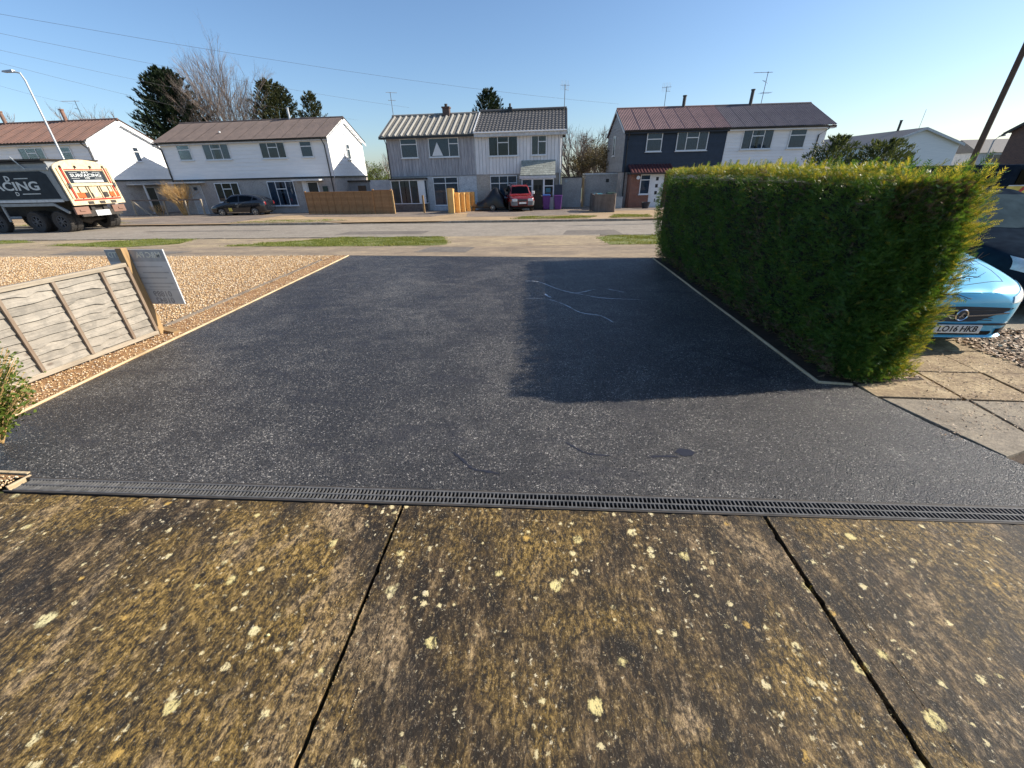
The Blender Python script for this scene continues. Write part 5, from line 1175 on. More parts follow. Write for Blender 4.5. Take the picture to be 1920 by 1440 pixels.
# ------------------------------------------------------------------ vehicles
def catmull(P0, t):
    n = len(P0); i = min(int(t), n-2); f = t-i
    a, b, c, d = (np.array(P0[max(i-1, 0)], float), np.array(P0[i], float), np.array(P0[i+1], float), np.array(P0[min(i+2, n-1)], float))
    return .5*((2*b)+(-a+c)*f+(2*a-5*b+4*c-d)*f*f+(-a+3*b-3*c+d)*f**3)
class Car:
    """x across, y from nose (0) to tail, z up; stations (y, wb, zb, wm, zm, wt, zt, wr, zr, zc)"""
    def __init__(s, name, label, loc, rot, st, paint, wheels, wr, ww=.2, rim='alloy', step=.045, cat='car', tyre=.66, lift=0.0, wx=None):
        s.t = thing(name, label, cat, loc, rot)
        ys = [q[0] for q in st]; L = ys[-1]; prof = []
        for i in range(len(st)-1):
            k = max(2, int((ys[i+1]-ys[i])/step))
            for j in range(k): prof.append(catmull(st, i+j/k))
        prof.append(np.array(st[-1], float)); rings = []
        for q in prof:
            y, wb, zb, wm, zm, wt, zt, wr_, zr, zc = q
            ctl = [(0, zb), (wb, zb), (wm, zm), (wt, zt), (wr_, zr), (wr_*.5, zc-(zc-zr)*.2), (0, zc)]
            ctl3 = [np.array((a, b)) for a, b in ctl]
            seg = [2, 5, 5, 6, 3, 3]; half = []
            for i in range(6):
                for j in range(seg[i]):
                    f = j/seg[i]
                    if i in (0,): p = ctl3[i]*(1-f)+ctl3[i+1]*f
                    else: p = catmull(ctl3, i+f)
                    half.append((float(p[0]), float(p[1])))
            half.append(tuple(ctl3[-1]))
            ring = half+[(-a, b) for a, b in half[-2:0:-1]]
            rings.append([(a, float(y), b) for a, b in ring])
        n = len(rings[0]); m = M()
        for r in rings: m.v += r
        for i in range(len(rings)-1):
            for k in range(n): m.f.append((i*n+k, i*n+(k+1) % n, (i+1)*n+(k+1) % n, (i+1)*n+k)); m.m.append(0)
        def cap(ring, base):
            h = n//2
            for k in range(h):
                a, b, c, d = k, k+1, (n-k-1) % n, (n-k) % n
                q = [base+a, base+b, base+c, base+d]; q = list(dict.fromkeys(q))
                if len(q) > 2: m.f.append(tuple(q)); m.m.append(0)
        cap(rings[0], 0); cap(rings[-1], (len(rings)-1)*n)
        s.bvh = BVHTree.FromPolygons([Vector(v) for v in m.v], m.f)
        # wheel arches
        V = np.array(m.v); ra = wr*1.13; W = V[:, 0].max(); s.W = W
        keep, mm = [], []
        for f in m.f:
            c = V[list(f)].mean(0); cut = any((c[1]-yw)**2+(c[2]-wr)**2 < ra*ra for yw in wheels) and abs(c[0]) > W*.62
            if not cut: keep.append(f)
        used = {}
        for f in keep:
            for v in f: used.setdefault(v, 0)
        for i in range(len(V)):
            for yw in wheels:
                d = math.hypot(V[i, 1]-yw, V[i, 2]-wr)
                if abs(V[i, 0]) > W*.62 and d < ra*1.0 and d > 1e-3:
                    V[i, 1] = yw+(V[i, 1]-yw)*ra/d; V[i, 2] = wr+(V[i, 2]-wr)*ra/d
        m.v = [tuple(v) for v in V]; m.f = keep; m.m = [0]*len(keep)
        s.body = m.build('body', paint, s.t, smooth='all')
        u_ = M(); u_.box(-W*.6, W*.6, L*.06, L*.95, wr*.6, wr*1.9); u_.build('underbody', 'black', s.t)
        al = M()
        for yw in wheels:
            for sg_ in (-1, 1):
                for k in range(14):
                    a0, a1 = math.pi*(k/14)*1.2-.3, math.pi*((k+1)/14)*1.2-.3; x0, x1 = sg_*W*.6, sg_*(W-.02)
                    al.add([(x0, yw+ra*math.cos(a0), wr+ra*math.sin(a0)), (x1, yw+ra*math.cos(a0), wr+ra*math.sin(a0)), (x1, yw+ra*math.cos(a1), wr+ra*math.sin(a1)), (x0, yw+ra*math.cos(a1), wr+ra*math.sin(a1))], [(0, 1, 2, 3)])
        al.build('wheel_arch', 'black', s.t)
        wx = wx or W-.02
        for yw in wheels:
            for sg_ in (-1, 1): wheel(s.t, (sg_*(wx-ww/2), yw, wr), wr, ww, sg_, rim, tyre)
    def patch(s, name, mat, top, bot, axis, side=1, nu=14, nv=6, off=.006, thick=.012, parent=None, smooth='all'):
        """top/bot polylines of (a, b) in the projected plane"""
        def interp(pl, u):
            x = u*(len(pl)-1); i = min(int(x), len(pl)-2); f = x-i
            return (pl[i][0]*(1-f)+pl[i+1][0]*f, pl[i][1]*(1-f)+pl[i+1][1]*f)
        pts = []
        for i in range(nu+1):
            t_, b_ = interp(top, i/nu), interp(bot, i/nu)
            for j in range(nv+1):
                f = j/nv; a, b = b_[0]*(1-f)+t_[0]*f, b_[1]*(1-f)+t_[1]*f
                if axis == 'side': o_, d_ = Vector((side*3, a, b)), Vector((-side, 0, 0))
                elif axis == 'front': o_, d_ = Vector((a, -3, b)), Vector((0, 1, 0))
                elif axis == 'rear': o_, d_ = Vector((a, 9, b)), Vector((0, -1, 0))
                else: o_, d_ = Vector((a, b, 4)), Vector((0, 0, -1))
                h = s.bvh.ray_cast(o_, d_)
                if h[0] is None:
                    h = s.bvh.find_nearest(o_+d_*(3 if axis != 'side' else 2.2))
                nn = h[1] if h[1].dot(d_) < 0 else -h[1]
                pts.append((h[0]+nn*off, h[0]+nn*(off-thick)))
        m = M(); K = len(pts); m.v = [tuple(p[0]) for p in pts]+[tuple(p[1]) for p in pts]
        for i in range(nu):
            for j in range(nv):
                a = i*(nv+1)+j; q = (a, a+nv+1, a+nv+2, a+1); m.f.append(q); m.f.append(tuple(K+x for x in q[::-1])); m.m += [0, 0]
        bd = [i*(nv+1) for i in range(nu+1)]+[nu*(nv+1)+j for j in range(1, nv+1)]+[i*(nv+1)+nv for i in range(nu-1, -1, -1)]+[j for j in range(nv-1, 0, -1)]
        for a, b in zip(bd, bd[1:]+bd[:1]): m.f.append((a, b, K+b, K+a)); m.m.append(0)
        return m.build(name, mat, parent or s.t, smooth=50)
def wheel(t, c, r, w, side, rim='alloy', tf=.66, tread=0):
    m = M(); h = w/2
    m.lathe([(r*tf, -h*.8), (r*.93, -h), (r, -h*.7), (r, h*.7), (r*.93, h), (r*tf, h*.8), (r*tf, -h*.8)], (0, 0, 0), 28)
    if tread:
        for k in range(36):
            a = 2*math.pi*k/36
            for q in (-1, 1):
                x0, x1 = (0.02, h*.95) if q > 0 else (-h*.95, -.02); a_ = a+(.09 if q > 0 else 0)
                m.hexa([(x, (rr)*math.cos(aa), (rr)*math.sin(aa)) for rr in (r*.985, r*1.02) for x, aa in ((x0, a_), (x1, a_), (x1, a_+.08), (x0, a_+.08))])
    o = m.build('wheel', 'rubber', t, smooth=40); o.location = c
    d = M(); s = side
    d.lathe([(r*tf*1.0, s*h*.8), (r*tf*.93, s*h*.86), (r*tf*.86, s*h*.5), (r*tf*.84, s*h*.2)], (0, 0, 0), 28)
    for k in range(7):
        a = 2*math.pi*k/7; ca, sa = math.cos(a), math.sin(a)
        p0 = Vector((s*h*.8, ca*r*.08, sa*r*.08)); p1 = Vector((s*h*.72, ca*r*tf*.9, sa*r*tf*.9)); q = Vector((0, -sa, ca))*r*.06
        e = Vector((-s*h*.25, 0, 0)); d.hexa([p0-q, p0+q, p1+q*.8, p1-q*.8, p0-q+e, p0+q+e, p1+q*.8+e, p1-q*.8+e])
    d.lathe([(0.001, s*h*.86), (r*.14, s*h*.84), (r*.15, s*h*.5)], (0, 0, 0), 14)
    ri = d.build('rim', rim, o, smooth=40)
    b = M(); b.lathe([(0.001, s*h*.1), (r*tf*.85, s*h*.1)], (0, 0, 0), 20); b.build('brake_shade', 'black', o)
def plate(t, P, w, txt, mat='plate', parent=None):
    m = M(); m.box(-w/2, w/2, 0, .012, -.055, .055, P=lambda a, b, c: P(a, b, c)); po = m.build('number_plate', mat, parent or t, bevel=.003)
    return po

# black people-carrier hatchback on the drive, nose to the left and towards us
stb = [(0, .45, .22, .6, .4, .62, .62, .35, .68, .7), (.12, .6, .2, .76, .4, .78, .66, .5, .76, .79), (.5, .7, .19, .86, .4, .84, .78, .6, .88, .92), (1.05, .74, .19, .88, .45, .84, .92, .62, 1.0, 1.04),
       (1.75, .74, .19, .88, .45, .84, .98, .6, 1.42, 1.46), (2.4, .74, .19, .88, .45, .84, 1.0, .6, 1.5, 1.54), (3.3, .74, .19, .88, .45, .84, 1.03, .58, 1.46, 1.5), (3.95, .72, .22, .86, .5, .82, 1.06, .55, 1.3, 1.34), (4.28, .66, .28, .8, .52, .76, 1.0, .5, 1.08, 1.1), (4.38, .6, .35, .72, .55, .68, .92, .45, .98, 1.0)]
cb = Car('parked_car', 'black hatchback with yellow door sticker parked before the white house pair', (-27.1, 31.9, -.5), R_(78), stb, 'carblk', [.88, 3.5], .31)
# nose points to -x : rotate so that local +y -> world +x
cb.t.rotation_euler[2] = R_(-84)
for sd2 in (-1, 1):
    cb.patch('side_window', 'cglass', [(1.35, 1.18), (1.75, 1.36), (2.35, 1.45), (2.4, 1.45)], [(1.25, 1.0), (1.7, 1.02), (2.3, 1.03), (2.4, 1.03)], 'side', sd2)
    cb.patch('side_window', 'cglass', [(2.48, 1.45), (3.2, 1.41), (3.5, 1.34)], [(2.48, 1.03), (3.2, 1.07), (3.4, 1.1)], 'side', sd2)
    cb.patch('side_window', 'cglass', [(3.58, 1.33), (3.85, 1.24)], [(3.5, 1.12), (3.9, 1.14)], 'side', sd2)
    cb.patch('headlight', 'lamp', [(.45*sd2, .72), (.6*sd2, .76), (.76*sd2, .8)], [(.45*sd2, .62), (.6*sd2, .62), (.76*sd2, .68)], 'front', nu=8, nv=4)
    cb.patch('tail_light', 'carred', [(.55*sd2, 1.02), (.72*sd2, 1.0)], [(.55*sd2, .8), (.72*sd2, .8)], 'rear', nu=5, nv=4)
    cb.patch('door_seam', 'black', [(2.43, 1.02), (2.44, 1.02)], [(2.43, .3), (2.44, .3)], 'side', sd2, 2, 8, .002, .004)
    cb.patch('door_seam', 'black', [(1.38, .98), (1.39, .98)], [(1.38, .3), (1.39, .3)], 'side', sd2, 2, 8, .002, .004)
    cb.patch('side_trim', 'chrome', [(1.3, .29), (3.1, .29)], [(1.3, .26), (3.1, .26)], 'side', sd2, 12, 2, .004, .006)
    M().hexa([(sd2*.86, 1.5, 1.0), (sd2*1.02, 1.52, 1.0), (sd2*1.02, 1.62, 1.0), (sd2*.86, 1.6, 1.0), (sd2*.86, 1.5, 1.12), (sd2*1.0, 1.52, 1.14), (sd2*1.0, 1.62, 1.14), (sd2*.86, 1.6, 1.12)]).build('door_mirror', 'carblk', cb.t, bevel=.02)
    cb.patch('door_handle', 'chrome', [(2.15, .9), (2.33, .9)], [(2.15, .87), (2.33, .87)], 'side', sd2, 4, 1, .02, .02)
cb.patch('windscreen', 'cglass', [(-.55, 1.68), (0, 1.7), (.55, 1.68)], [(-.66, 1.12), (0, 1.02), (.66, 1.12)], 'top', nu=14, nv=8)
cb.patch('grille', 'plast', [(-.4, .6), (.4, .6)], [(-.4, .5), (.4, .5)], 'front', nu=8, nv=2); cb.patch('number_plate', 'plate', [(-.26, .46), (.26, .46)], [(-.26, .35), (.26, .35)], 'front', nu=6, nv=2, off=.012)
cb.patch('sticker', 'yel', [(1.52, .62), (1.78, .62)], [(1.52, .38), (1.78, .38)], 'side', -1, 4, 4, .006, .006); cb.patch('sticker', 'yel', [(1.52, .62), (1.78, .62)], [(1.52, .38), (1.78, .38)], 'side', 1, 4, 4, .006, .006)

# red off-roader facing the street
stf = [(0, .6, .42, .72, .6, .7, .86, .45, .92, .93), (.1, .7, .38, .84, .6, .8, .92, .55, .98, 1.0), (.5, .74, .36, .88, .6, .84, .98, .6, 1.04, 1.07), (1.15, .76, .36, .89, .6, .86, 1.05, .62, 1.1, 1.12),
       (1.65, .76, .36, .89, .6, .86, 1.1, .62, 1.6, 1.65), (2.3, .76, .36, .89, .6, .86, 1.1, .62, 1.7, 1.74), (3.6, .76, .36, .89, .6, .86, 1.1, .62, 1.72, 1.76), (4.2, .76, .4, .88, .6, .85, 1.1, .62, 1.66, 1.7), (4.4, .7, .45, .82, .6, .8, 1.08, .58, 1.4, 1.45)]
cf = Car('parked_car', 'red off-roader with grey bumpers facing the street before the white porch', (-2.35, 30.75, -.46), R_(12), stf, 'carred', [.95, 3.5], .37, .23, 'rimd')
for sd2 in (-1, 1):
    cf.patch('headlight', 'lamp', [(.38*sd2, .88), (.56*sd2, .9), (.74*sd2, .88)], [(.38*sd2, .72), (.56*sd2, .71), (.74*sd2, .72)], 'front', nu=8, nv=4, off=.015)
    cf.patch('side_window', 'cglass', [(1.45, 1.38), (1.75, 1.6), (2.4, 1.64)], [(1.4, 1.14), (1.7, 1.14), (2.4, 1.14)], 'side', sd2)
    cf.patch('side_window', 'cglass', [(2.5, 1.64), (3.6, 1.64), (4.0, 1.6)], [(2.5, 1.14), (3.6, 1.14), (4.0, 1.16)], 'side', sd2)
    cf.patch('bumper_corner', 'plastg', [(.36*sd2, .7), (.6*sd2, .7), (.83*sd2, .74)], [(.36*sd2, .44), (.6*sd2, .44), (.8*sd2, .46)], 'front', nu=8, nv=5, off=.03, thick=.05)
    M().box(sd2*.88, sd2*1.1, 1.5, 1.62, 1.1, 1.3).build('door_mirror', 'white' if sd2 > 0 else 'plast', cf.t, bevel=.03)
    M().tube([(sd2*.58, 2.0, 1.76), (sd2*.6, 2.1, 1.82), (sd2*.6, 3.8, 1.83), (sd2*.58, 3.9, 1.77)], .02, 6).build('roof_rail', 'plast', cf.t)
cf.patch('windscreen', 'cglass', [(-.58, 1.6), (0, 1.64), (.58, 1.6)], [(-.66, 1.24), (0, 1.2), (.66, 1.24)], 'top', nu=14, nv=8)
cf.patch('grille', 'plast', [(-.34, .84), (.34, .84)], [(-.34, .7), (.34, .7)], 'front', nu=8, nv=3, off=.012); cf.patch('lower_grille', 'black', [(-.34, .52), (.34, .52)], [(-.34, .44), (.34, .44)], 'front', nu=8, nv=3, off=.014)
cf.patch('number_plate', 'plate', [(-.26, .66), (.26, .66)], [(-.26, .55), (.26, .55)], 'front', nu=6, nv=2, off=.022)

# sky-blue hatchback: its nose shows beyond the hedge
sty = [(0, .4, .24, .5, .3, .5, .56, .3, .7, .71), (.05, .5, .2, .6, .34, .6, .62, .36, .73, .745), (.16, .6, .18, .7, .36, .71, .68, .44, .77, .79), (.36, .66, .17, .79, .4, .79, .74, .52, .83, .86), (.7, .7, .17, .845, .42, .82, .82, .56, .91, .95), (1.12, .72, .17, .86, .45, .83, .9, .58, .99, 1.03),
       (1.85, .72, .17, .86, .45, .83, .95, .55, 1.38, 1.43), (2.4, .72, .17, .86, .45, .83, .97, .54, 1.44, 1.48), (3.2, .72, .17, .86, .45, .82, .99, .52, 1.38, 1.42), (3.75, .68, .2, .82, .5, .78, .98, .45, 1.1, 1.14), (4.0, .6, .25, .74, .55, .7, .9, .4, .96, .98)]
cs = Car('parked_car', 'sky-blue hatchback with its nose showing past the right end of the hedge', (4.66, 4.83, 0), R_(0), sty, 'carblue', [.78, 3.3], .31, .19, step=.03)
cs.t.scale = (.95, 1, 1)
A = cs.patch
gr_ = A('grille', 'plast', [(-.56, .545), (0, .56), (.56, .545)], [(-.2, .385), (0, .38), (.2, .385)], 'front', nu=30, nv=8, off=.004, thick=.012)
A('grille_bar', 'chrome', [(-.5, .5), (-.3, .475), (-.08, .462), (.08, .462), (.3, .475), (.5, .5)], [(-.5, .486), (-.3, .459), (-.08, .446), (.08, .446), (.3, .459), (.5, .486)], 'front', nu=30, nv=2, off=.016, thick=.016)
for zz in (.43, .405, .52): A('grille_slat', 'rimd', [(-.36, zz), (.36, zz)], [(-.36, zz-.007), (.36, zz-.007)], 'front', nu=24, nv=1, off=.009, thick=.01)
yb = cs.bvh.ray_cast(Vector((0, -3, .46)), Vector((0, 1, 0)))[0].y
bd = thing; em = M(); em.lathe([(.062, 0), (.07, -.008), (.062, -.016), (.054, -.01), (.054, 0)], (0, yb-.012, .462), 28, axis='y')
eo = em.build('badge', 'chrome', cs.t, smooth=40); M().lathe([(.001, -.002), (.055, -.002)], (0, yb-.014, .462), 24, axis='y').build('badge_field', 'rimd', eo)
gm_ = M(); gp = [(-.03, -.02), (-.012, .0), (-.004, .028), (.012, .034), (.03, .016), (.014, .016), (.01, -.002), (.026, -.026), (.002, -.012), (-.012, -.03)]
gm_.prism(gp, lambda p, k: (p[0], yb-.0165-.006*k, .462+p[1])); gm_.build('badge_creature', 'chrome', eo)
pl = M().box(-.26, .26, yb-.045, yb-.03, .255, .355).build('number_plate', 'plate', cs.t, bevel=.003)
text('LO16 HKB', .098, (0, yb-.047, .305), up90, 'ink', pl, sx=.98, bold=.0015, shear=.12)
A('lower_intake', 'black', [(-.42, .27), (.42, .27)], [(-.42, .215), (.42, .215)], 'front', nu=20, nv=3, off=.005)
A('splitter', 'carblue', [(-.6, .222), (0, .212), (.6, .222)], [(-.6, .196), (0, .186), (.6, .196)], 'front', nu=20, nv=3, off=.035, thick=.04)
A('bumper_insert', 'plast', [(-.6, .37), (0, .355), (.6, .37)], [(-.55, .345), (0, .335), (.55, .345)], 'front', nu=20, nv=2, off=.01, thick=.02)
for sd2 in (-1, 1):
    A('headlight', 'lamp', [(.5*sd2, .665), (.62*sd2, .71), (.72*sd2, .755), (.765*sd2, .77)], [(.5*sd2, .6), (.62*sd2, .6), (.74*sd2, .635), (.785*sd2, .66)], 'front', nu=14, nv=8, off=.008)
    A('fog_intake', 'black', [(.46*sd2, .3), (.64*sd2, .33)], [(.46*sd2, .235), (.62*sd2, .25)], 'front', nu=8, nv=4, off=.006)
    A('bonnet_seam', 'black', [(.58*sd2, 1.1), (.6*sd2, .8), (.58*sd2, .5), (.5*sd2, .24)], [(.572*sd2, 1.1), (.592*sd2, .8), (.572*sd2, .5), (.492*sd2, .235)], 'top', nu=24, nv=1, off=.0015, thick=.004)
    A('side_window', 'cglass', [(1.4, 1.12), (1.8, 1.32), (2.4, 1.38)], [(1.35, .97), (1.8, .99), (2.4, 1.0)], 'side', sd2)
    A('side_window', 'cglass', [(2.5, 1.38), (3.2, 1.3)], [(2.5, 1.0), (3.1, 1.08)], 'side', sd2)
    M().hexa([(sd2*.85, 1.42, .93), (sd2*1.03, 1.46, .95), (sd2*1.03, 1.58, .95), (sd2*.85, 1.55, .93), (sd2*.85, 1.42, 1.05), (sd2*1.0, 1.46, 1.08), (sd2*1.0, 1.58, 1.08), (sd2*.85, 1.55, 1.05)]).build('door_mirror', 'carblue', cs.t, bevel=.03)
A('bonnet_seam', 'black', [(-.5, .235), (0, .12), (.5, .235)], [(-.5, .228), (0, .113), (.5, .228)], 'top', nu=24, nv=1, off=.0015, thick=.004)
A('windscreen', 'cglass', [(-.5, 1.86), (0, 1.9), (.5, 1.86)], [(-.62, 1.24), (0, 1.16), (.62, 1.24)], 'top', nu=14, nv=8)
A('scuttle', 'plast', [(-.62, 1.235), (0, 1.15), (.62, 1.235)], [(-.6, 1.14), (0, 1.04), (.6, 1.14)], 'top', nu=14, nv=3)

# dark car beside it
std = [(0, .45, .24, .56, .4, .56, .66, .36, .74, .75), (.1, .62, .2, .74, .4, .74, .74, .5, .82, .84), (.4, .7, .19, .86, .45, .84, .84, .6, .92, .95), (1.1, .74, .19, .9, .5, .87, .96, .64, 1.04, 1.08),
       (1.8, .74, .19, .9, .5, .87, 1.02, .62, 1.48, 1.53), (2.5, .74, .19, .9, .5, .87, 1.04, .6, 1.56, 1.6), (3.5, .74, .19, .9, .5, .86, 1.05, .6, 1.53, 1.57), (4.2, .7, .24, .86, .5, .82, 1.04, .55, 1.3, 1.35), (4.5, .64, .3, .78, .55, .74, .98, .5, 1.05, 1.08)]
cd = Car('parked_car', 'dark blue-grey car parked beyond the sky-blue hatchback at the right edge', (7.1, 6.1, 0), R_(0), std, 'cardk', [.9, 3.6], .33)
for sd2 in (-1, 1):
    cd.patch('headlight', 'lamp', [(.45*sd2, .74), (.6*sd2, .79), (.76*sd2, .84)], [(.45*sd2, .63), (.6*sd2, .63), (.78*sd2, .68)], 'front', nu=10, nv=5)
    cd.patch('side_window', 'cglass', [(1.35, 1.2), (1.8, 1.42), (2.45, 1.5)], [(1.3, 1.04), (1.8, 1.06), (2.45, 1.08)], 'side', sd2)
    cd.patch('side_window', 'cglass', [(2.55, 1.5), (3.4, 1.46), (3.8, 1.36)], [(2.55, 1.08), (3.4, 1.1), (3.8, 1.16)], 'side', sd2)
    cd.patch('side_trim', 'chrome', [(1.3, 1.035), (2.4, 1.065), (3.6, 1.09)], [(1.3, 1.02), (2.4, 1.05), (3.6, 1.075)], 'side', sd2, 14, 1, .008, .01)
    M().box(sd2*.9, sd2*1.1, 1.5, 1.64, 1.02, 1.18).build('door_mirror', 'cardk', cd.t, bevel=.04)
cd.patch('windscreen', 'dglass', [(-.56, 1.78), (0, 1.82), (.56, 1.78)], [(-.66, 1.2), (0, 1.12), (.66, 1.2)], 'top', nu=14, nv=8); cd.patch('grille', 'plast', [(-.4, .62), (.4, .62)], [(-.36, .42), (.36, .42)], 'front', nu=10, nv=4)
cd.patch('number_plate', 'plate', [(-.26, .4), (.26, .4)], [(-.26, .29), (.26, .29)], 'front', nu=6, nv=2, off=.02)

# works van with chevron back, far side of the hedge
vn = thing('works_van', 'van with yellow and red chevron back at the right edge beyond the dark car', 'van', (14.1, 14.3, -.06))
b_ = M(); b_.prism([(-.95, .35), (.95, .35), (.97, 1.3), (.86, 1.98), (-.86, 1.98), (-.97, 1.3)], lambda p, k: (p[0], 4.9*k, p[1])); b_.build('body', 'cardk', vn, bevel=.05)
bk = M().box(-.9, .9, -.03, 0, .62, 1.42).build('back_panel', 'yel', vn)
for k in range(4):
    for q in (-1, 1):
        x0 = q*(.06+k*.24); c_ = [(x0, .63), (x0+q*.12, .63), (x0+q*.12-q*.0+0, .63)]
        M().prism([(x0, .63+.0), (x0+q*.11, .63), (min(.89, abs(x0+q*.11)-0.0)*q*.999 if False else x0+q*.11-q*.0, .63)], lambda p, kk: (p[0], -.034-.004*kk, p[1])) if False else None
        z_a = .64; top_ = 1.41; w2 = .11; sh = .42
        p_ = [(abs(x0), z_a), (abs(x0)+w2, z_a), (max(.0, abs(x0)+w2-sh), z_a+min(sh, abs(x0)+w2)*1.25), (max(0, abs(x0)-sh), z_a+min(sh, abs(x0))*1.25)]
        p_ = [(min(a, .89), min(b, top_)) for a, b in p_]
        M().prism([(q*a, b) for a, b in p_], lambda p, kk: (p[0], -.032-.004*kk, p[1])).build('chevron', 'redp', vn)
for k in range(3):
    for q in (-1, 1):
        a0 = .45+k*.24; p_ = [(min(.89, a0+.12), .95), (.89, .95+max(0, 0)), (a0-.25, 1.41), (a0-.36, 1.41)]
        M().prism([(q*min(.89, a0), .98), (q*min(.89, a0+.11), .98), (q*(min(.89, a0+.11)-.3), 1.4), (q*(min(.89, a0)-.3), 1.4)], lambda p, kk: (p[0], -.0385-.003*kk, p[1])).build('chevron', 'redp', vn)
M().box(-.75, .75, -.02, 0, 1.46, 1.85).build('rear_window', 'cglass', vn); M().box(-.9, .9, -.045, -.03, 1.42, 1.45).build('trim_strip', 'gtrim', vn)
for x in (-.82, .82):
    for y in (.9, 4.0): wheel(vn, (x, y, .36), .36, .2, 1 if x > 0 else -1, 'rimd')

# eight-wheel tipper truck: x forward = -X ; rear at x=0
tk = thing('tipper_truck', 'large tipper truck with lettered tailgate parked on the road at the left', 'truck', (-24.75, 19.75, -.235))
TW = 2.75
bd_ = M(); bd_.prism([(-.1, 1.5), (-6.6, 1.5), (-6.6, 3.28), (-.5, 3.28), (-.32, 3.2)], lambda p, k: (p[0], .02+(TW-.04)*k, p[1])); bd_.build('tipper_body', 'tgrey', tk, bevel=.02)
M().prism([(-6.6, 3.32), (-.5, 3.32), (-.45, 3.4), (-6.6, 3.42)], lambda p, k: (p[0], -.02+(TW+.04)*k, p[1])).build('sheet_rail', 'grime', tk)
M().prism([(-6.5, 1.62), (-.42, 1.62), (-.62, 2.72), (-.9, 2.86), (-6.5, 2.86)], lambda p, k: (p[0], .0+.02*k, p[1])).build('side_panel', 'tpanel', tk)
for z0_, z1_, mm in ((1.46, 1.58, 'gtrim'), (2.9, 3.02, 'tgrey'), (3.2, 3.28, 'grime')): M().box(-6.55, -.35, -.03, .019, z0_, z1_).build('side_rail', mm, tk)
text('D', .34, (-2.95, -.006, 2.55), up90, 'letter', tk, bold=.012, sx=1.25); text('SURFACING', .54, (-1.3, -.006, 2.2), up90, 'letter', tk, align='RIGHT', bold=.014, sx=1.6); text('D', .24, (-2.8, -.006, 1.86), up90, 'letter', tk, bold=.008, sx=1.25)
M().box(-2.55, -1.75, -.006, -.001, 2.54, 2.58).build('rule', 'letter', tk); M().box(-2.5, -1.45, -.006, -.001, 1.84, 1.88).build('rule', 'letter', tk)
M().bar((-2.1, -.02, 3.5), (-1.55, -.02, 2.95), .05, .05).build('tie_bar', 'steel', tk)
# tailgate, facing +x, arched top
tg = thing if False else None
def Pt(y, o, z): return (.02+o-.10*(z-1.5), y, z)
arch = [(0, 1.28), (TW, 1.28), (TW, 2.98)]+[(TW/2+TW/2*math.cos(math.pi*k/14), 2.98+.4*math.sin(math.pi*k/14)) for k in range(1, 14)]+[(0, 2.98)]
tgo = M().prism(arch, lambda p, k: Pt(p[0], .07*k, p[1])).build('tailgate', 'cream', tk)
def tbox(a, b, z0, z1, o0, o1, mat, nm): return M().box(a, b, o0, o1, z0, z1, P=Pt).build(nm, mat, tgo, bevel=.008)
tbox(.42, TW-.42, 2.3, 2.86, .071, .085, 'tpanel', 'name_board'); tbox(.62, TW-.62, 2.33, 2.44, .086, .09, 'letter', 'name_strip')
tl = (math.pi/2, 0, math.pi/2)
for s_, sz, zz in (('R & D', .1, 2.79), ('SURFACING', .2, 2.65), ('LTD', .1, 2.52)):
    p_ = Pt(TW/2, .092, zz); text(s_, sz, p_, (math.pi/2-.1, 0, math.pi/2), 'letter', tgo, bold=.004, sx=1.45 if sz > .15 else 1.3)
for a, b in ((.6, 1.0), (TW-1.0, TW-.6)):
    for zz in (2.79, 2.52): tbox(a, b, zz-.008, zz+.008, .086, .09, 'letter', 'rule')
tbox(.35, TW-.35, 2.9, 2.94, .072, .1, 'redp', 'rib'); tbox(.2, TW-.2, 2.16, 2.26, .072, .14, 'cream', 'rib'); tbox(.15, TW-.15, 1.5, 1.56, .072, .12, 'redp', 'rib')
for a in (.12, .28, .36, TW-.4, TW-.3, TW-.16): tbox(a, a+.045, 1.6, 3.0, .072, .13, 'redp' if a in (.28, TW-.3) else 'cream', 'rib')
for a in (.62, 1.02, 1.14, 1.62, 1.74, 2.14): tbox(a, a+.035, 1.57, 2.15, .072, .11, 'grime', 'rib')
for a, b, mm in ((.42, .8, 'orp'), (.83, 1.0, 'grime'), (1.2, 1.6, 'cream'), (1.79, 2.0, 'grime'), (2.1, 2.55, 'orp')): tbox(a, b, 1.62, 1.86, .1, .125, mm, 'reflector')
for a in (.3, 1.0, 1.75, 2.4): tbox(a, a+.05, 2.98, 3.1, .072, .16, 'grime', 'hook')
for a in (.22, 2.5): tbox(a, a+.1, 2.1, 2.3, .1, .2, 'rimd', 'latch')
for a in (.75, 1.35, 1.95): tbox(a, a+.3, 1.3, 1.44, .071, .078, 'grime', 'stain_plate')
M().box(-6.4, -.2, .85, TW-.85, .75, 1.45).build('chassis', 'grime', tk)
for y_ in (.95, TW-1.15): M().box(-6.4, -.1, y_, y_+.2, 1.0, 1.44).build('chassis_rail', 'dsteel', tk)
M().box(-.12, -.02, .3, TW-.3, .72, 1.0).build('underrun_bar', 'grime', tk); M().box(-.0, .02, 1.0, 1.75, .72, 1.0).build('licence_board', 'gtrim', tk)
for a in (.05, TW-.75): M().box(-.1, .0, a, a+.7, .85, 1.2).build('mudflap', 'roof_a', tk); 
for a in (.1, TW-.6): M().box(0, .04, a+.15, a+.4, .98, 1.08).build('tail_light', 'roof_a', tk, bevel=.01)
M().box(-4.2, -1.0, -.01, .05, 1.28, 1.42).build('side_guard', 'tgrey', tk); M().bar((-1.0, .02, 1.34), (-.35, .02, .95), .08, .12).build('side_guard', 'tgrey', tk); M().box(-4.2, -4.1, -.01, .05, .55, 1.3).build('side_guard', 'tgrey', tk)
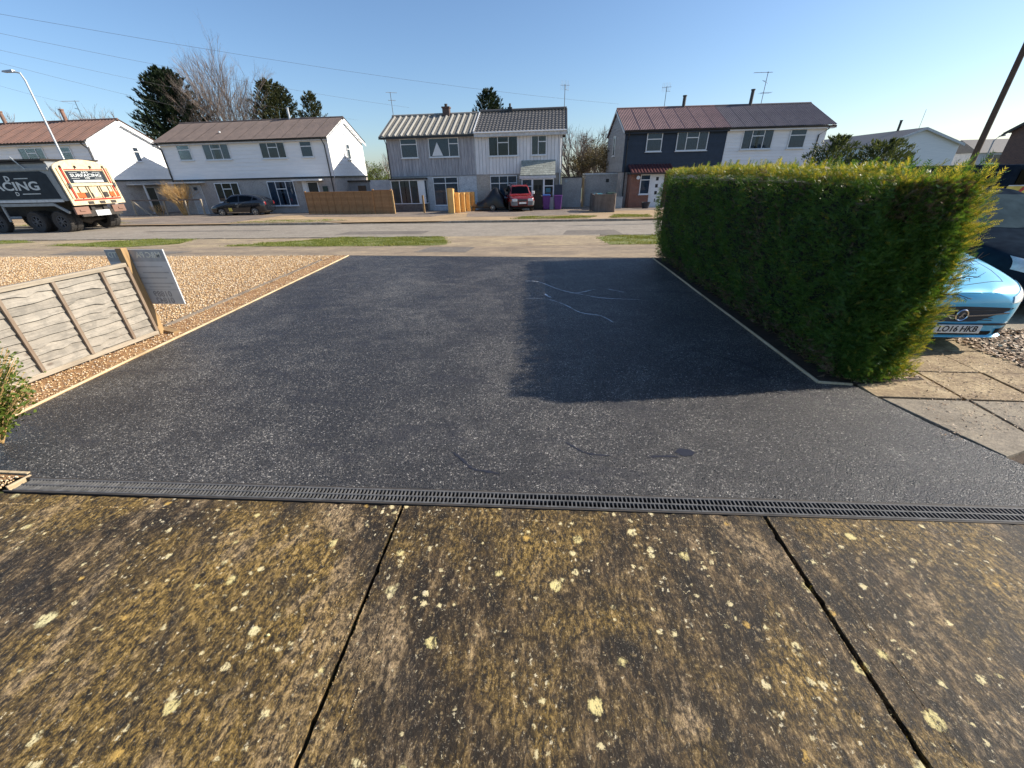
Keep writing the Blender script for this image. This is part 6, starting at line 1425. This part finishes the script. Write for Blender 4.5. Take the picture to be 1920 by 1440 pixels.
for xw in (-1.15, -2.65):
    for y_, sd_2 in ((.17, -1), (.49, -1), (TW-.17, 1), (TW-.49, 1)):
        before = set(tk.children); wheel(tk, (xw, y_, .52), .52, .29, sd_2, 'rimd', .56, 1)
        for o in set(tk.children)-before: o.rotation_euler = (0, 0, math.pi/2)
for xw in (-5.0, -6.3):
    for y_, sd_2 in ((.17, -1), (TW-.17, 1)):
        before = set(tk.children); wheel(tk, (xw, y_, .52), .52, .29, sd_2, 'rimd', .56, 1)
        for o in set(tk.children)-before: o.rotation_euler = (0, 0, math.pi/2)
M().box(-8.6, -6.9, 0, TW-.2, .7, 3.1).build('cab', 'tgrey', tk, bevel=.1)
for y_ in (.6, TW-.6): M().tube([(-2.65, y_, .52), (-1.15, y_, .52)], .06, 6).build('axle_link', 'grime', tk)
for xw in (-1.15, -2.65): M().tube([(xw, .3, .52), (xw, 1.1, .52), (xw, 1.38, .52), (xw, 1.65, .52), (xw, TW-.3, .52)], [.08, .1, .24, .1, .08], 10).build('axle', 'grime', tk, smooth=True)

# covered trailer
tr_ = thing('covered_trailer', 'small trailer under a black tarpaulin beside the red off-roader', 'trailer', (-5.0, 33.2, -.52))
cm = M()
def tarpf(a, b):
    x = -1.1+2.2*a; hgt = .35+.95*math.exp(-((x-.45)/.55)**2)*1.0+.25*math.exp(-((x+.2)/.5)**2)
    ang = (b-.5)*math.pi*1.02; yy = .65*math.sin(ang)*(1+.03*math.sin(a*17+b*5)); zz = .3+max(0, math.cos(ang))**.6*hgt*(1+.015*math.sin(b*22+a*9))
    if a < .001 or a > .999: zz = .3+(zz-.3)*.3
    return (x, yy, zz)
cm.grid(34, 26, tarpf); cm.build('tarpaulin', 'tarp', tr_, smooth=60)
M().box(-1.15, 1.1, -.6, .6, .24, .34).build('trailer_bed', 'grime', tr_); M().bar((-1.1, -.3, .3), (-1.9, -.1, .32), .07, .07).build('drawbar', 'dsteel', tr_); M().tube([(-1.55, -.3, 0), (-1.5, -.25, .45)], .025, 6).build('jockey_leg', 'steel', tr_)
M().prism([(-1.55, .42), (-1.0, .38), (-1.25, .62)], lambda p, k: (p[0], -.45+.04*k, p[1])).build('plywood_piece', 'newpost', tr_)
for y_ in (-.62, .62):
    before = set(tr_.children); wheel(tr_, (.2, y_, .25), .25, .15, -1 if y_ < 0 else 1, 'alloy')
    for o in set(tr_.children)-before: o.rotation_euler = (0, 0, math.pi/2)

# wheelie bins
def wbin(label, loc, rot, mat, lid, open_=False, h=1.0, s=1.0, group=None):
    t = thing('wheelie_bin', label, 'bin', loc, rot, group)
    t.scale = (s, s, s)
    M().hexa([(-.22, -.25, .06), (.22, -.25, .06), (.22, .25, .06), (-.22, .25, .06), (-.29, -.33, h), (.29, -.33, h), (.29, .33, h), (-.29, .33, h)]).build('bin_body', mat, t, bevel=.02)
    M().box(-.31, .31, -.35, .35, h-.03, h+.01).build('rim', mat, t, bevel=.01)
    if open_: M().hexa([(-.3, .34, h), (.3, .34, h), (.3, .4, h), (-.3, .4, h), (-.29, .42, h+.72), (.29, .42, h+.72), (.29, .46, h+.72), (-.29, .46, h+.72)]).build('lid', lid, t, bevel=.02)
    else: M().hexa([(-.31, -.36, h+.011), (.31, -.36, h+.011), (.31, .38, h+.011), (-.31, .38, h+.011), (-.27, -.3, h+.08), (.27, -.3, h+.08), (.27, .34, h+.1), (-.27, .34, h+.1)]).build('lid', lid, t, bevel=.02)
    M().tube([(-.25, .42, h-.06), (.25, .42, h-.06)], .018, 6).build('handle', mat, t)
    for x in (-.24, .24): M().tube([(x-.03, .24, .1), (x+.03, .24, .1)], .1, 12).build('wheel', 'rubber', t, smooth=True)
wbin('purple wheelie bin with blue lid left of its pair by the porch', (-.72, 32.9, -.5), .08, 'purple', 'bluebin')
wbin('purple wheelie bin with raised slate lid right of its pair', (.17, 32.75, -.5), -.05, 'purple', 'slate', True)
wbin('teal-lidded bin behind the small grey fence', (3.0, 31.6, -.46), .1, 'greenbin', 'tealbin', s=1.0)
wbin('dark green bin between small grey fence and navy house', (4.0, 32.4, -.46), .05, 'darkbin', 'darkbin', s=1.02)
wbin('bright green bin behind the post and rail fence at the left', (-37.9, 33.5, -.5), .0, 'greenbin', 'greenbin', s=1.15)
pot = M(); pot.lathe([(.001, 0), (.22, 0), (.32, .42), (.34, .45), (.3, .45), (.27, .3), (.001, .3)], (0, 0, 0), 18, axis='z'); o = pot.build('plant_pot', 'slate', None, smooth=40); o.location = (6.6, 32.6, -.5); tag(o, 'dark round plant pot beside the brick porch', 'pot')
bx = thing('utility_box', 'small grey box between the dark bin and the downpipe', 'box', (4.75, 33.4, -.5)); M().box(-.25, .25, -.15, .15, 0, .75).build('box_body', 'steel', bx, bevel=.02); M().box(-.27, .27, -.17, .17, .75, .8).build('lid', 'steel', bx)
# low weeds at foot of walls
stones(500, [(-27, 32.8), (-20, 32.8), (-20, 34.2), (-27, 34.2)], 1, 'litter', 'yard_litter', .03, .08)

# ------------------------------------------------------------------ neighbour's paving on the right
pv = bpy.data.objects.new('side_paving', None); COL.objects.link(pv); pv['kind'] = 'structure'
polysheet('paving_bed', [(3.05, 3.9), (3.35, 3.1), (3.6, 2.62), (4.0, 2.24), (9, 2.2), (12, 4), (12, 11.2), (4.15, 11.2), (3.9, 4.1)], 'darksoil', -.045)
def pslab(x0, x1, y0, y1, mat, cut=None):
    pts = [(x0, y0), (x1, y0), (x1, y1), (x0, y1)]
    if cut: pts = cut
    n = len(pts); g_ = .009; cxx = sum(p[0] for p in pts)/n; cyy = sum(p[1] for p in pts)/n
    q = [(x+(g_ if x < cxx else -g_), y+(g_ if y < cyy else -g_)) for x, y in pts]; t0 = random.uniform(-.004, .004)
    tx, ty = random.uniform(-.006, .006), random.uniform(-.006, .006)
    m = M(); m.prism(q, lambda p, k: (p[0], p[1], -.06 if k == 0 else t0+tx*(p[0]-cxx)+ty*(p[1]-cyy))); m.build('paving_slab', mat, pv, bevel=.006)
ycut = [3.65, 4.27, 4.88, 5.5, 6.1, 6.7, 7.3, 7.9, 8.5, 9.1, 9.7]
xc = [3.32, 3.97, 4.62, 5.27]
pslab(0, 0, 0, 0, 'slab', [(3.17, 3.66), (3.96, 3.66), (3.96, 4.26), (3.15, 4.0)])
for i in range(1, 3): pslab(xc[i], xc[i+1], 3.66, 4.27, 'slab')
for j in range(1, len(ycut)-1):
    for i in range(1, 3): pslab(xc[i], xc[i+1]+(.0), ycut[j], ycut[j+1], 'slab')
pslab(0, 0, 0, 0, 'slabg', [(3.2, 3.64), (3.97, 3.64), (3.97, 2.95), (3.5, 2.75)]); pslab(0, 0, 0, 0, 'slabg', [(3.98, 3.64), (4.9, 3.64), (4.9, 1.9), (4.2, 1.9), (3.94, 2.24), (3.56, 2.68), (3.98, 2.9)])
pslab(4.92, 5.6, 1.9, 3.64, 'slabg'); pslab(5.28, 5.9, 3.66, 4.2, 'slab')
polysheet('leaf_litter_bed', [(5.3, 4.25), (9, 4.25), (9, 5.6), (5.3, 5.6)], 'darksoil', -.004)
polysheet('far_side_parking', [(5.3, 5.6), (16, 5.6), (16, 11.2), (5.3, 11.2)], 'slabg', -.002)
stones(6500, [(5.2, 4.2), (8.2, 4.2), (8.2, 5.65), (5.05, 5.65)], 1.0, 'litter', 'leaf_litter', .012, .034, True)
stones(1600, [(3.15, 3.95), (3.9, 4.1), (3.9, 4.5), (3.1, 4.3)], 1.0, 'litter', 'leaf_litter', .008, .02, True)
stones(1500, [(3.2, 2.9), (5.2, 3.5), (5.2, 4.9), (4.0, 4.9)], 1.0, 'litter', 'leaf_litter', .004, .012, True)
